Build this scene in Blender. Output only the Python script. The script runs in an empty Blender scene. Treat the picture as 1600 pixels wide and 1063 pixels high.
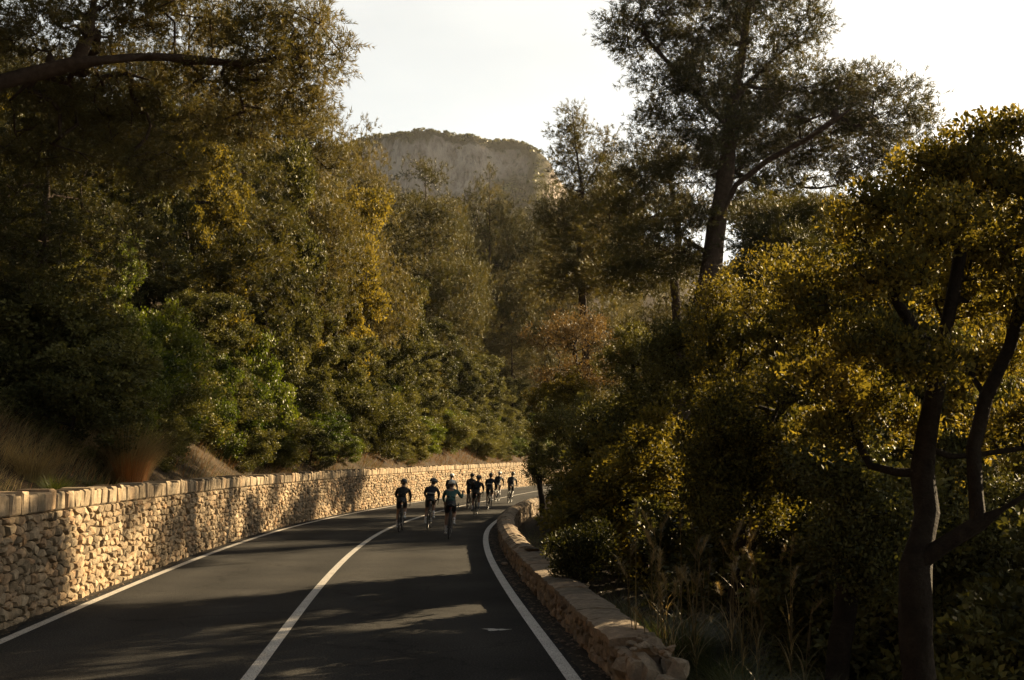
import bpy, bmesh, math, random
import numpy as np
from mathutils import Vector, Matrix, noise as mnoise

random.seed(7)
RNG = np.random.default_rng(11)
sc = bpy.context.scene
COL = sc.collection
PI = math.pi

# ------------------------------------------------------------------ camera
CAM_H = 2.2
PITCH = math.radians(6.08)
FPX = 1778.0                       # focal length in photo pixels (1600 wide)
cam_d = bpy.data.cameras.new('camera')
cam = bpy.data.objects.new('camera', cam_d)
COL.objects.link(cam)
cam.location = (0, 0, CAM_H)
cam.rotation_euler = (PI / 2 + PITCH, 0, 0)
cam_d.sensor_width = 36.0
cam_d.lens = FPX / 1600 * 36.0
cam_d.clip_start = 0.1
cam_d.clip_end = 20000
sc.camera = cam

# ------------------------------------------------------------------ light
SUN_AZ = math.radians(48)          # to the right of straight ahead
SUN_EL = math.radians(21)
w = bpy.data.worlds.new('World')
sc.world = w
w.use_nodes = True
nt = w.node_tree
for n in list(nt.nodes):
    nt.nodes.remove(n)
wo = nt.nodes.new('ShaderNodeOutputWorld')
bg = nt.nodes.new('ShaderNodeBackground')
sky = nt.nodes.new('ShaderNodeTexSky')
sky.sky_type = 'NISHITA'
sky.sun_disc = False
sky.sun_elevation = SUN_EL
sky.sun_rotation = SUN_AZ
sky.air_density = 0.4
sky.dust_density = 0.4
sky.ozone_density = 1.0
sky.altitude = 100
# a pale veil of thin high cloud: bright on the sun's side of the sky and low down, thin overhead and behind
SKY_S = 0.05; VEIL = .185
bg.inputs['Strength'].default_value = SKY_S
tc = nt.nodes.new('ShaderNodeTexCoord')
dt = nt.nodes.new('ShaderNodeVectorMath'); dt.operation = 'DOT_PRODUCT'
nt.links.new(tc.outputs['Generated'], dt.inputs[0])
dt.inputs[1].default_value = (math.sin(SUN_AZ) * math.cos(SUN_EL), math.cos(SUN_AZ) * math.cos(SUN_EL), math.sin(SUN_EL))
def maprange(src, a, b, c, d):
    mr = nt.nodes.new('ShaderNodeMapRange'); mr.interpolation_type = 'SMOOTHSTEP'
    for k, v in (('From Min', a), ('From Max', b), ('To Min', c), ('To Max', d)): mr.inputs[k].default_value = v
    nt.links.new(src, mr.inputs['Value']); return mr.outputs[0]
mr = maprange(dt.outputs['Value'], -.40, .42, .03, 1.0)
sp = nt.nodes.new('ShaderNodeSeparateXYZ'); nt.links.new(tc.outputs['Generated'], sp.inputs[0])
mz = maprange(sp.outputs[2], .42, .85, 1.0, .15)
nz = nt.nodes.new('ShaderNodeTexNoise'); nz.inputs['Scale'].default_value = 3.5; nz.inputs['Detail'].default_value = 6
mp = nt.nodes.new('ShaderNodeMapping'); mp.inputs['Scale'].default_value = (1, 1, 4)
nt.links.new(tc.outputs['Generated'], mp.inputs[0]); nt.links.new(mp.outputs[0], nz.inputs['Vector'])
nn = maprange(nz.outputs['Fac'], .3, .7, .91, 1.05)
mm = nt.nodes.new('ShaderNodeMath'); mm.operation = 'MULTIPLY'; nt.links.new(mr, mm.inputs[0]); nt.links.new(mz, mm.inputs[1])
m3 = nt.nodes.new('ShaderNodeMath'); m3.operation = 'MULTIPLY'; nt.links.new(mm.outputs[0], m3.inputs[0]); nt.links.new(nn, m3.inputs[1])
gl = nt.nodes.new('ShaderNodeVectorMath'); gl.operation = 'SCALE'
gl.inputs[0].default_value = (VEIL / SKY_S, VEIL / SKY_S * .95, VEIL / SKY_S * .82); nt.links.new(m3.outputs[0], gl.inputs['Scale'])
ad = nt.nodes.new('ShaderNodeVectorMath'); ad.operation = 'ADD'
warm = nt.nodes.new('ShaderNodeVectorMath'); warm.operation = 'MULTIPLY'; warm.inputs[1].default_value = (1.0, .84, .58)
nt.links.new(sky.outputs[0], warm.inputs[0]); nt.links.new(warm.outputs[0], ad.inputs[0]); nt.links.new(gl.outputs[0], ad.inputs[1])
nt.links.new(ad.outputs[0], bg.inputs['Color'])
nt.links.new(bg.outputs[0], wo.inputs['Surface'])

sun_d = bpy.data.lights.new('sun', 'SUN')
sun_d.energy = 5.0
sun_d.angle = math.radians(0.5)
sun_d.color = (1.0, 0.77, 0.46)
sun = bpy.data.objects.new('sun', sun_d)
COL.objects.link(sun)
SUNDIR = Vector((math.sin(SUN_AZ) * math.cos(SUN_EL), math.cos(SUN_AZ) * math.cos(SUN_EL), math.sin(SUN_EL)))
sun.rotation_euler = SUNDIR.to_track_quat('Z', 'Y').to_euler()

sc.render.engine = 'CYCLES'
sc.cycles.use_denoising = True
sc.cycles.max_bounces = 5
sc.cycles.diffuse_bounces = 2
sc.cycles.glossy_bounces = 2
sc.cycles.transmission_bounces = 2
sc.cycles.volume_bounces = 0
sc.cycles.transparent_max_bounces = 4
sc.cycles.sample_clamp_indirect = 4
sc.view_settings.view_transform = 'Standard'
sc.view_settings.look = 'None'
sc.view_settings.gamma = 1
sc.view_settings.exposure = 1.95
sc.view_settings.use_curve_mapping = False

# ------------------------------------------------------------------ helpers
def tag(o, label=None, cat=None, group=None, kind=None):
    if label: o['label'] = label
    if cat: o['category'] = cat
    if group: o['group'] = group
    if kind: o['kind'] = kind
    return o

def link(name, me, parent=None, loc=None):
    o = bpy.data.objects.new(name, me)
    COL.objects.link(o)
    if parent is not None: o.parent = parent
    if loc is not None: o.location = loc
    return o

def empty(name, loc=(0, 0, 0), rz=0.0):
    o = bpy.data.objects.new(name, None)
    o.empty_display_size = 0.2
    COL.objects.link(o)
    o.location = loc
    o.rotation_euler = (0, 0, rz)
    return o

def mesh_np(name, V, F, mat=None, fattr=None, smooth=False, extra_mats=None, mi=None):
    """V (n,3); F (m,3) or (m,4) arrays, or list of such arrays."""
    me = bpy.data.meshes.new(name)
    V = np.asarray(V, np.float32).reshape(-1, 3)
    Fs = F if isinstance(F, list) else [F]
    Fs = [np.asarray(f, np.int32) for f in Fs if len(f)]
    me.vertices.add(len(V)); me.vertices.foreach_set('co', V.ravel())
    nl = sum(f.size for f in Fs); npoly = sum(len(f) for f in Fs)
    me.loops.add(nl); me.polygons.add(npoly)
    me.loops.foreach_set('vertex_index', np.concatenate([f.ravel() for f in Fs]))
    tot = np.concatenate([np.full(len(f), f.shape[1], np.int32) for f in Fs])
    st = np.concatenate([[0], np.cumsum(tot)[:-1]]).astype(np.int32)
    me.polygons.foreach_set('loop_start', st)
    if smooth:
        me.polygons.foreach_set('use_smooth', np.ones(npoly, bool))
    if mat: me.materials.append(mat)
    for m in (extra_mats or []): me.materials.append(m)
    if mi is not None: me.polygons.foreach_set('material_index', np.asarray(mi, np.int32))
    if fattr is not None:
        a = me.attributes.new('lv', 'FLOAT', 'FACE')
        a.data.foreach_set('value', np.asarray(fattr, np.float32))
    me.update(calc_edges=True)
    return me

class MB:
    """collects triangles/quads/ngons into one mesh"""
    def __init__(s): s.v = []; s.f = []; s.m = []
    def add(s, vs, fs, m=0):
        b = len(s.v); s.v += [tuple(v) for v in vs]
        for f in fs: s.f.append(tuple(i + b for i in f)); s.m.append(m)
    def tube(s, pts, rad, n=8, m=0, cap=True, closed=False):
        pts = [Vector(p) for p in pts]; N = len(pts)
        rad = rad if hasattr(rad, '__len__') else [rad] * N
        vs = []; fs = []; up = None
        for i, p in enumerate(pts):
            a = pts[i - 1] if (i > 0 or closed) else p
            b = pts[(i + 1) % N] if (i < N - 1 or closed) else p
            t = (b - a).normalized()
            if up is None: up = Vector((1, 0, 0)) if abs(t.x) < .8 else Vector((0, 1, 0))
            x = t.cross(up).normalized(); y = x.cross(t).normalized(); up = y
            for k in range(n):
                an = 2 * PI * k / n
                vs.append(p + (x * math.cos(an) + y * math.sin(an)) * rad[i])
        R = N if closed else N - 1
        for i in range(R):
            for k in range(n):
                j = (i + 1) % N
                fs.append((i * n + k, i * n + (k + 1) % n, j * n + (k + 1) % n, j * n + k))
        if cap and not closed:
            fs.append(tuple(range(n - 1, -1, -1))); fs.append(tuple((N - 1) * n + k for k in range(n)))
        s.add(vs, fs, m)
    def box(s, c, d, m=0, R=None):
        vs = [Vector((sx * d[0] / 2, sy * d[1] / 2, sz * d[2] / 2)) for sz in (-1, 1) for sy in (-1, 1) for sx in (-1, 1)]
        if R is not None: vs = [R @ v for v in vs]
        vs = [v + Vector(c) for v in vs]
        s.add(vs, [(0, 2, 3, 1), (4, 5, 7, 6), (0, 1, 5, 4), (2, 6, 7, 3), (0, 4, 6, 2), (1, 3, 7, 5)], m)
    def mesh(s, name, mats, smooth=False):
        me = bpy.data.meshes.new(name); me.from_pydata(s.v, [], s.f)
        for m in (mats if isinstance(mats, (list, tuple)) else [mats]): me.materials.append(m)
        me.polygons.foreach_set('material_index', s.m)
        if smooth: me.polygons.foreach_set('use_smooth', [True] * len(s.f))
        me.update(); return me
    def build(s, name, mats, parent=None, smooth=False):
        return link(name, s.mesh(name, mats, smooth), parent)

# ------------------------------------------------------------------ materials
def newmat(name):
    m = bpy.data.materials.new(name); m.use_nodes = True
    t = m.node_tree
    for n in list(t.nodes): t.nodes.remove(n)
    out = t.nodes.new('ShaderNodeOutputMaterial')
    return m, t, out

def ramp(t, stops, src, interp='LINEAR'):
    r = t.nodes.new('ShaderNodeValToRGB'); r.color_ramp.interpolation = interp
    while len(r.color_ramp.elements) < len(stops): r.color_ramp.elements.new(0.5)
    for e, (p, c) in zip(r.color_ramp.elements, stops):
        e.position = p; e.color = tuple(c) + (1,) if len(c) == 3 else c
    t.links.new(src, r.inputs[0]); return r.outputs[0]

def leafmat(name, stops, trans=0.35, rough=0.45, tint=(1.2, 1.15, 0.45), spec=0.5):
    m, t, out = newmat(name)
    at = t.nodes.new('ShaderNodeAttribute'); at.attribute_name = 'lv'
    oi = t.nodes.new('ShaderNodeObjectInfo')
    ad = t.nodes.new('ShaderNodeMath'); ad.operation = 'MULTIPLY_ADD'
    t.links.new(oi.outputs['Random'], ad.inputs[0]); ad.inputs[1].default_value = 0.55
    t.links.new(at.outputs['Fac'], ad.inputs[2])
    sb = t.nodes.new('ShaderNodeMath'); sb.operation = 'SUBTRACT'; sb.use_clamp = True
    t.links.new(ad.outputs[0], sb.inputs[0]); sb.inputs[1].default_value = 0.27
    c = ramp(t, stops, sb.outputs[0])
    p = t.nodes.new('ShaderNodeBsdfPrincipled')
    t.links.new(c, p.inputs['Base Color']); p.inputs['Roughness'].default_value = rough
    p.inputs['Specular IOR Level'].default_value = spec
    tr = t.nodes.new('ShaderNodeBsdfTranslucent')
    mx = t.nodes.new('ShaderNodeMix'); mx.data_type = 'RGBA'; mx.blend_type = 'MULTIPLY'; mx.inputs[0].default_value = 1
    t.links.new(c, mx.inputs[6]); mx.inputs[7].default_value = tuple(tint) + (1,)
    t.links.new(mx.outputs[2], tr.inputs['Color'])
    ms = t.nodes.new('ShaderNodeMixShader'); ms.inputs[0].default_value = trans
    t.links.new(p.outputs[0], ms.inputs[1]); t.links.new(tr.outputs[0], ms.inputs[2])
    t.links.new(ms.outputs[0], out.inputs[0])
    return m

def solid(name, col, rough=0.7, spec=0.3, noise_scale=None, var=0.25, bump=0.0, bscale=40, metal=0, objrand=0.0, stain=None):
    m, t, out = newmat(name)
    p = t.nodes.new('ShaderNodeBsdfPrincipled')
    p.inputs['Roughness'].default_value = rough; p.inputs['Specular IOR Level'].default_value = spec
    p.inputs['Metallic'].default_value = metal
    tc = t.nodes.new('ShaderNodeTexCoord')
    geo = t.nodes.new('ShaderNodeNewGeometry')
    if noise_scale:
        nz = t.nodes.new('ShaderNodeTexNoise'); nz.inputs['Scale'].default_value = noise_scale
        nz.inputs['Detail'].default_value = 6; nz.inputs['Roughness'].default_value = .65
        t.links.new(geo.outputs['Position'], nz.inputs['Vector'])
        lo = [c * (1 - var) for c in col]; hi = [min(1, c * (1 + var)) for c in col]
        st = [(0.3, lo), (0.55, col), (0.75, stain or hi)]
        c = ramp(t, st, nz.outputs['Fac'])
    else:
        rgb = t.nodes.new('ShaderNodeRGB'); rgb.outputs[0].default_value = tuple(col) + (1,)
        c = rgb.outputs[0]
    if objrand:
        at = t.nodes.new('ShaderNodeAttribute'); at.attribute_name = 'lv'
        oi = t.nodes.new('ShaderNodeObjectInfo')
        ad = t.nodes.new('ShaderNodeMath'); ad.operation = 'ADD'
        t.links.new(oi.outputs['Random'], ad.inputs[0]); t.links.new(at.outputs['Fac'], ad.inputs[1])
        fr = t.nodes.new('ShaderNodeMath'); fr.operation = 'FRACT'; t.links.new(ad.outputs[0], fr.inputs[0])
        f = ramp(t, [(0, (1 - objrand,) * 3), (.35, (1 - .3 * objrand, 1 - .4 * objrand, 1 - .5 * objrand)), (.6, (1, 1, 1)), (.8, (1 + .1 * objrand, 1 - .25 * objrand, 1 - .5 * objrand)), (1, (1 + .5 * objrand,) * 3)], fr.outputs[0])
        mx = t.nodes.new('ShaderNodeMix'); mx.data_type = 'RGBA'; mx.blend_type = 'MULTIPLY'; mx.inputs[0].default_value = 1
        t.links.new(c, mx.inputs[6]); t.links.new(f, mx.inputs[7]); c = mx.outputs[2]
    t.links.new(c, p.inputs['Base Color'])
    if bump:
        nb = t.nodes.new('ShaderNodeTexNoise'); nb.inputs['Scale'].default_value = bscale
        nb.inputs['Detail'].default_value = 5; nb.inputs['Roughness'].default_value = .6
        t.links.new(geo.outputs['Position'], nb.inputs['Vector'])
        b = t.nodes.new('ShaderNodeBump'); b.inputs['Strength'].default_value = bump; b.inputs['Distance'].default_value = 0.02
        t.links.new(nb.outputs['Fac'], b.inputs['Height']); t.links.new(b.outputs[0], p.inputs['Normal'])
    t.links.new(p.outputs[0], out.inputs[0])
    return m

M = {}
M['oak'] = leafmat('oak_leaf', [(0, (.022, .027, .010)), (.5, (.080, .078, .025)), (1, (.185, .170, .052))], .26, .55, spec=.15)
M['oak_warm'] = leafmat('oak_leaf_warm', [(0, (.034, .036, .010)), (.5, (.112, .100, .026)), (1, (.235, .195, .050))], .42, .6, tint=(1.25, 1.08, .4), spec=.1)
M['shrub'] = leafmat('green_shrub_leaf', [(0, (.020, .034, .008)), (.5, (.072, .084, .015)), (1, (.150, .150, .028))], .34, .48, tint=(1.1, 1.25, .35), spec=.25)
M['pine'] = leafmat('pine_needle', [(0, (.024, .028, .009)), (.5, (.064, .062, .017)), (1, (.125, .105, .034))], .38, .55, tint=(1.35, 1.15, .5), spec=.3)
M['dry'] = leafmat('withered_leaf', [(0, (.045, .032, .014)), (.5, (.095, .066, .028)), (1, (.16, .115, .05))], .35, .6, tint=(1.2, 1.0, .6), spec=.2)
M['straw'] = leafmat('dry_grass', [(0, (.12, .088, .036)), (.5, (.28, .21, .095)), (1, (.44, .34, .17))], .3, .5, tint=(1.2, 1.05, .6), spec=.35)
M['grass'] = leafmat('green_grass', [(0, (.030, .042, .012)), (.5, (.085, .090, .028)), (1, (.20, .18, .07))], .3, .38, tint=(1.1, 1.2, .4), spec=.5)
M['rust_grass'] = leafmat('rusty_grass', [(0, (.11, .045, .012)), (.5, (.24, .10, .028)), (1, (.36, .18, .06))], .3, .5, tint=(1.2, 1.0, .6), spec=.3)
M['bark'] = solid('bark', (.024, .018, .013), .9, .1, 9, .45, .9, 30)
M['bark_pine'] = solid('pine_bark', (.060, .042, .030), .9, .1, 7, .45, 1.0, 22)
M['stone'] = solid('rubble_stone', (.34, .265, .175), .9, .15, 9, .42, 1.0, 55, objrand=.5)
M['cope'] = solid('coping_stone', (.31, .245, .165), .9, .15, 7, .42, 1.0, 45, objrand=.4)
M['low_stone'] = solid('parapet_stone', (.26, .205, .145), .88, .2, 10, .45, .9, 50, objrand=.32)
M['mortar'] = solid('wall_core', (.060, .046, .032), .95, .1, 14, .3, .6, 40)
M['soil'] = solid('hillside_soil', (.042, .029, .017), .95, .1, 1.3, .5, .9, 14, stain=(.075, .047, .025))
M['rock'] = solid('bare_rock', (.30, .22, .17), .95, .1, .02, .35)

def asphalt():
    m, t, out = newmat('asphalt')
    p = t.nodes.new('ShaderNodeBsdfPrincipled'); geo = t.nodes.new('ShaderNodeNewGeometry')
    n1 = t.nodes.new('ShaderNodeTexNoise'); n1.inputs['Scale'].default_value = 42; n1.inputs['Detail'].default_value = 8; n1.inputs['Roughness'].default_value = .8
    n2 = t.nodes.new('ShaderNodeTexNoise'); n2.inputs['Scale'].default_value = .45; n2.inputs['Detail'].default_value = 6
    n3 = t.nodes.new('ShaderNodeTexVoronoi'); n3.inputs['Scale'].default_value = 75
    for n in (n1, n2, n3): t.links.new(geo.outputs['Position'], n.inputs['Vector'])
    a = ramp(t, [(.3, (.009, .009, .008)), (.5, (.024, .023, .0215)), (.66, (.085, .080, .073))], n1.outputs['Fac'])
    b = ramp(t, [(.3, (.62, .62, .62)), (.5, (1, 1, 1)), (.7, (1.35, 1.32, 1.26))], n2.outputs['Fac'])
    mx = t.nodes.new('ShaderNodeMix'); mx.data_type = 'RGBA'; mx.blend_type = 'MULTIPLY'; mx.inputs[0].default_value = 1
    t.links.new(a, mx.inputs[6]); t.links.new(b, mx.inputs[7])
    # tyre-polished tracks, oil line between them, fine cracks
    la = t.nodes.new('ShaderNodeAttribute'); la.attribute_name = 'lat'
    tr = ramp(t, [(0, (.8,) * 3), (.10, (.95,) * 3), (.17, (1.22,) * 3), (.26, (.86,) * 3), (.36, (1.2,) * 3), (.47, (.9,) * 3), (.58, (1.2,) * 3), (.68, (.86,) * 3), (.80, (1.22,) * 3), (.90, (.9,) * 3), (1, (.8,) * 3)], la.outputs['Fac'])
    m2 = t.nodes.new('ShaderNodeMix'); m2.data_type = 'RGBA'; m2.blend_type = 'MULTIPLY'; m2.inputs[0].default_value = 1
    t.links.new(mx.outputs[2], m2.inputs[6]); t.links.new(tr, m2.inputs[7])
    wn = t.nodes.new('ShaderNodeTexNoise'); wn.inputs['Scale'].default_value = 1.6; wn.inputs['Detail'].default_value = 6; t.links.new(geo.outputs['Position'], wn.inputs['Vector'])
    wa = t.nodes.new('ShaderNodeVectorMath'); wa.operation = 'MULTIPLY_ADD'; t.links.new(wn.outputs['Color'], wa.inputs[0]); wa.inputs[1].default_value = (1.4, 1.4, 0); t.links.new(geo.outputs['Position'], wa.inputs[2])
    cr = t.nodes.new('ShaderNodeTexVoronoi'); cr.feature = 'DISTANCE_TO_EDGE'; cr.inputs['Scale'].default_value = .22; t.links.new(wa.outputs[0], cr.inputs['Vector'])
    cc = ramp(t, [(0, (.6,) * 3), (.003, (.7,) * 3), (.006, (1,) * 3)], cr.outputs['Distance'])
    m4 = t.nodes.new('ShaderNodeMix'); m4.data_type = 'RGBA'; m4.blend_type = 'MULTIPLY'; m4.inputs[0].default_value = 1
    t.links.new(m2.outputs[2], m4.inputs[6]); t.links.new(cc, m4.inputs[7]); t.links.new(m4.outputs[2], p.inputs['Base Color'])
    p.inputs['Roughness'].default_value = .95; p.inputs['Specular IOR Level'].default_value = .08
    bp = t.nodes.new('ShaderNodeBump'); bp.inputs['Strength'].default_value = .7; bp.inputs['Distance'].default_value = .008
    t.links.new(n3.outputs['Distance'], bp.inputs['Height']); t.links.new(bp.outputs[0], p.inputs['Normal'])
    t.links.new(p.outputs[0], out.inputs[0]); return m
M['asphalt'] = asphalt()

def roadpaint():
    m, t, out = newmat('road_paint')
    p = t.nodes.new('ShaderNodeBsdfPrincipled'); geo = t.nodes.new('ShaderNodeNewGeometry')
    n1 = t.nodes.new('ShaderNodeTexNoise'); n1.inputs['Scale'].default_value = 60; n1.inputs['Detail'].default_value = 5
    n2 = t.nodes.new('ShaderNodeTexNoise'); n2.inputs['Scale'].default_value = 3; n2.inputs['Detail'].default_value = 6
    for n in (n1, n2): t.links.new(geo.outputs['Position'], n.inputs['Vector'])
    a = ramp(t, [(.38, (.07, .065, .06)), (.46, (.46, .43, .39)), (.7, (.66, .62, .56))], n1.outputs['Fac'])
    b = ramp(t, [(.3, (.72, .7, .68)), (.7, (1, 1, 1))], n2.outputs['Fac'])
    mx = t.nodes.new('ShaderNodeMix'); mx.data_type = 'RGBA'; mx.blend_type = 'MULTIPLY'; mx.inputs[0].default_value = 1
    t.links.new(a, mx.inputs[6]); t.links.new(b, mx.inputs[7]); t.links.new(mx.outputs[2], p.inputs['Base Color'])
    p.inputs['Roughness'].default_value = .6
    t.links.new(p.outputs[0], out.inputs[0]); return m
M['paint'] = roadpaint()

# ------------------------------------------------------------------ road centre line (x right, y ahead)
CP = [(3.2, -60), (1.4, -40), (-.15, -20), (-1.75, 0), (-2.62, 11.2), (-3.28, 18.7), (-3.95, 29.2), (-4.05, 39.5), (-3.0, 52.9), (-1.3, 65), (2.2, 87),
      (5.8, 105), (11.5, 124), (21, 144), (36, 161), (58, 174), (90, 182)]
def catmull(P, step=.5):
    P = [np.array(p, float) for p in P]; out = []
    for i in range(len(P) - 1):
        p0 = P[max(i - 1, 0)]; p1 = P[i]; p2 = P[i + 1]; p3 = P[min(i + 2, len(P) - 1)]
        n = max(2, int(np.linalg.norm(p2 - p1) / step))
        d = np.linalg.norm(p2 - p1)
        m1 = (p2 - p0) / (np.linalg.norm(p2 - p1) + np.linalg.norm(p1 - p0) + 1e-9) * d
        m2 = (p3 - p1) / (np.linalg.norm(p3 - p2) + np.linalg.norm(p2 - p1) + 1e-9) * d
        for k in range(n):
            t = k / n
            out.append((2*t**3-3*t**2+1)*p1 + (t**3-2*t**2+t)*m1 + (-2*t**3+3*t**2)*p2 + (t**3-t**2)*m2)
    out.append(P[-1]); return np.array(out)
CL = catmull(CP)
for _ in range(60):
    CL[1:-1] = .25 * CL[:-2] + .5 * CL[1:-1] + .25 * CL[2:]
TG = np.gradient(CL, axis=0); TG /= np.linalg.norm(TG, axis=1)[:, None]
NR = np.stack([TG[:, 1], -TG[:, 0]], 1)          # to the right
ARC = np.concatenate([[0], np.cumsum(np.linalg.norm(np.diff(CL, axis=0), axis=1))])
U0 = float(np.interp(0, CL[:, 1], ARC))          # arc length beside the camera
def road(u, s, z=0.0):
    u = np.asarray(u, float) + U0
    x = np.interp(u, ARC, CL[:, 0]); y = np.interp(u, ARC, CL[:, 1])
    nx = np.interp(u, ARC, NR[:, 0]); ny = np.interp(u, ARC, NR[:, 1])
    return np.stack([x + nx * s, y + ny * s, np.broadcast_to(z, x.shape)], -1)
def lateral(x, y):
    x = np.atleast_1d(x).astype(float); y = np.atleast_1d(y).astype(float)
    out = np.empty(x.shape); uu = np.empty(x.shape)
    C2 = CL[::2]; N2 = NR[::2]; A2 = ARC[::2]
    for a in range(0, len(x), 4000):
        dx = x[a:a+4000, None] - C2[None, :, 0]; dy = y[a:a+4000, None] - C2[None, :, 1]
        k = np.argmin(dx * dx + dy * dy, 1); r = np.arange(len(k))
        d = np.hypot(dx[r, k], dy[r, k]); sg = np.sign(dx[r, k] * N2[k, 0] + dy[r, k] * N2[k, 1])
        near = np.abs(dx[r, k] * N2[k, 0] + dy[r, k] * N2[k, 1])
        out[a:a+4000] = sg * np.where(d < 8, near, d); uu[a:a+4000] = A2[k] - U0
    return out, uu
def wob(x, y, s=1.0):
    return (np.sin(x * .31 * s + 1.3) * np.cos(y * .27 * s + .4) + .5 * np.sin(x * .83 * s + y * .61 * s) + .25 * np.cos(x * 1.9 * s - y * 1.63 * s + 2))
def ground_h(x, y):
    x = np.atleast_1d(x).astype(float); y = np.atleast_1d(y).astype(float)
    s, u = lateral(x, y)
    t = -s - 4.5
    wt = 1.62 + np.clip((u - 40) / 60, 0, 1) * .35
    left = wt + .75 * np.clip(t - .35, 0, 2.3) + .60 * np.clip(t - 2.65, 0, 62) + .12 * np.clip(t - 65, 0, 200)
    left += wob(x, y) * .22 * np.clip(t / 2, 0, 1) + wob(x, y, .2) * 1.2 * np.clip((t - 5) / 20, 0, 1)
    r = s - 4.3
    right = -.12 - .05 * np.clip(r, 0, 2) - .34 * np.clip(r - 1.6, 0, 32) + wob(x, y) * .12 * np.clip(r, 0, 1) + wob(x, y, .15) * 1.0 * np.clip((r - 5) / 20, 0, 1)
    right = right + 0.0
    z = np.where(t > 0, left, np.where(s > 4.2, right, -.3))
    far = np.clip((np.hypot(x, y) - 260) / 250, 0, 1)
    return z * (1 - far) + (-9) * far
def gh(x, y): return float(ground_h(x, y)[0])

def unproj(px, py, depth):
    """point on the photograph's ray through (px,py) at horizontal distance depth ahead (used to survey the place)"""
    dx = (px - 800) / FPX; dz = (531.5 - py) / FPX
    d = Vector((dx, math.cos(PITCH) - dz * math.sin(PITCH), math.sin(PITCH) + dz * math.cos(PITCH)))
    k = depth / d.y
    return Vector((0, 0, CAM_H)) + d * k

# ------------------------------------------------------------------ the ground
def axis(fine0, fine1, step, lo, hi, g=1.13):
    a = list(np.arange(fine0, fine1 + 1e-6, step)); s = step
    while a[-1] < hi: s *= g; a.append(a[-1] + s)
    s = step; b = [a[0]]
    while b[-1] > lo: s *= g; b.append(b[-1] - s)
    return np.array(b[:0:-1] + a)
ax = axis(-22, 14, .6, -1600, 1600); ay = axis(-6, 112, .6, -900, 2200)
GX, GY = np.meshgrid(ax, ay)
gz = ground_h(GX.ravel(), GY.ravel())
nx_, ny_ = len(ax), len(ay)
ii = (np.arange(ny_ - 1)[:, None] * nx_ + np.arange(nx_ - 1)[None, :]).ravel()
F = np.stack([ii, ii + 1, ii + nx_ + 1, ii + nx_], 1)
g = link('ground', mesh_np('ground', np.stack([GX.ravel(), GY.ravel(), gz], 1), F, M['soil'], smooth=True))
tag(g, kind='structure')

def strip(name, u0, u1, s0, s1, z, mat, step=.5, cat=None):
    u = np.arange(u0, u1 + .01, step)
    A = road(u, s0, z); B = road(u, s1, z)
    V = np.empty((2 * len(u), 3)); V[0::2] = A; V[1::2] = B
    i = np.arange(len(u) - 1) * 2
    return link(name, mesh_np(name, V, np.stack([i, i + 1, i + 3, i + 2], 1), mat, smooth=True))
uu_ = np.arange(-50, 185.01, .5); ss_ = np.linspace(-3.95, 3.95, 33)
V = np.stack([road(uu_, s_, 0.0) for s_ in ss_], 1).reshape(-1, 3)
ii = (np.arange(len(uu_) - 1)[:, None] * 33 + np.arange(32)[None, :]).ravel()
rm = mesh_np('road', V, np.stack([ii, ii + 1, ii + 34, ii + 33], 1), M['asphalt'], smooth=True)
at_ = rm.attributes.new('lat', 'FLOAT', 'POINT'); at_.data.foreach_set('value', np.tile((ss_ + 4) / 8, len(uu_)).astype(np.float32))
tag(link('road', rm), kind='structure')
tag(strip('edge_line', -50, 185, -3.43, -3.29, .004, M['paint']), kind='structure')
tag(strip('centre_line', -50, 185, -.065, .075, .004, M['paint']), kind='structure')
tag(strip('edge_line', -50, 185, 3.22, 3.37, .004, M['paint']), kind='structure')

# ------------------------------------------------------------------ rubble walls
def clip_poly(poly, a, b, c):
    out = []
    for i in range(len(poly)):
        p = poly[i]; q = poly[(i + 1) % len(poly)]
        dp = a * p[0] + b * p[1] - c; dq = a * q[0] + b * q[1] - c
        if dp <= 0: out.append(p)
        if (dp < 0 < dq) or (dq < 0 < dp):
            t = dp / (dp - dq); out.append((p[0] + (q[0] - p[0]) * t, p[1] + (q[1] - p[1]) * t))
    return out
def cells(u0, u1, v0, v1, du, dv, jit, rnd):
    """voronoi cells in a band, v scaled so that stones come out wider than high"""
    asp = dv / du
    nu = int((u1 - u0) / du); nv = max(1, int(round((v1 - v0) / dv)))
    du = (u1 - u0) / nu; dv = (v1 - v0) / nv
    P = {}
    for i in range(nu):
        for j in range(nv):
            P[i, j] = (u0 + (i + .5 + (.5 if j % 2 else 0) * .6 + rnd.uniform(-jit, jit)) * du, v0 + (j + .5 + rnd.uniform(-jit, jit)) * dv)
    res = []
    for (i, j), p in P.items():
        poly = [(max(u0, p[0] - 1.6 * du), v0), (min(u1, p[0] + 1.6 * du), v0), (min(u1, p[0] + 1.6 * du), v1), (max(u0, p[0] - 1.6 * du), v1)]
        for di in (-2, -1, 0, 1, 2):
            for dj in (-2, -1, 0, 1, 2):
                q = P.get((i + di, j + dj))
                if q is None or (di == 0 and dj == 0): continue
                # metric: v stretched by 1/asp
                k = 1 / asp ** 1.75
                a = q[0] - p[0]; b = (q[1] - p[1]) * k
                c = (q[0]**2 - p[0]**2) / 2 + k * (q[1]**2 - p[1]**2) / 2
                poly = clip_poly(poly, a, b, c)
                if not poly: break
            if not poly: break
        if poly and len(poly) >= 3: res.append((p, poly))
    return res
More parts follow.
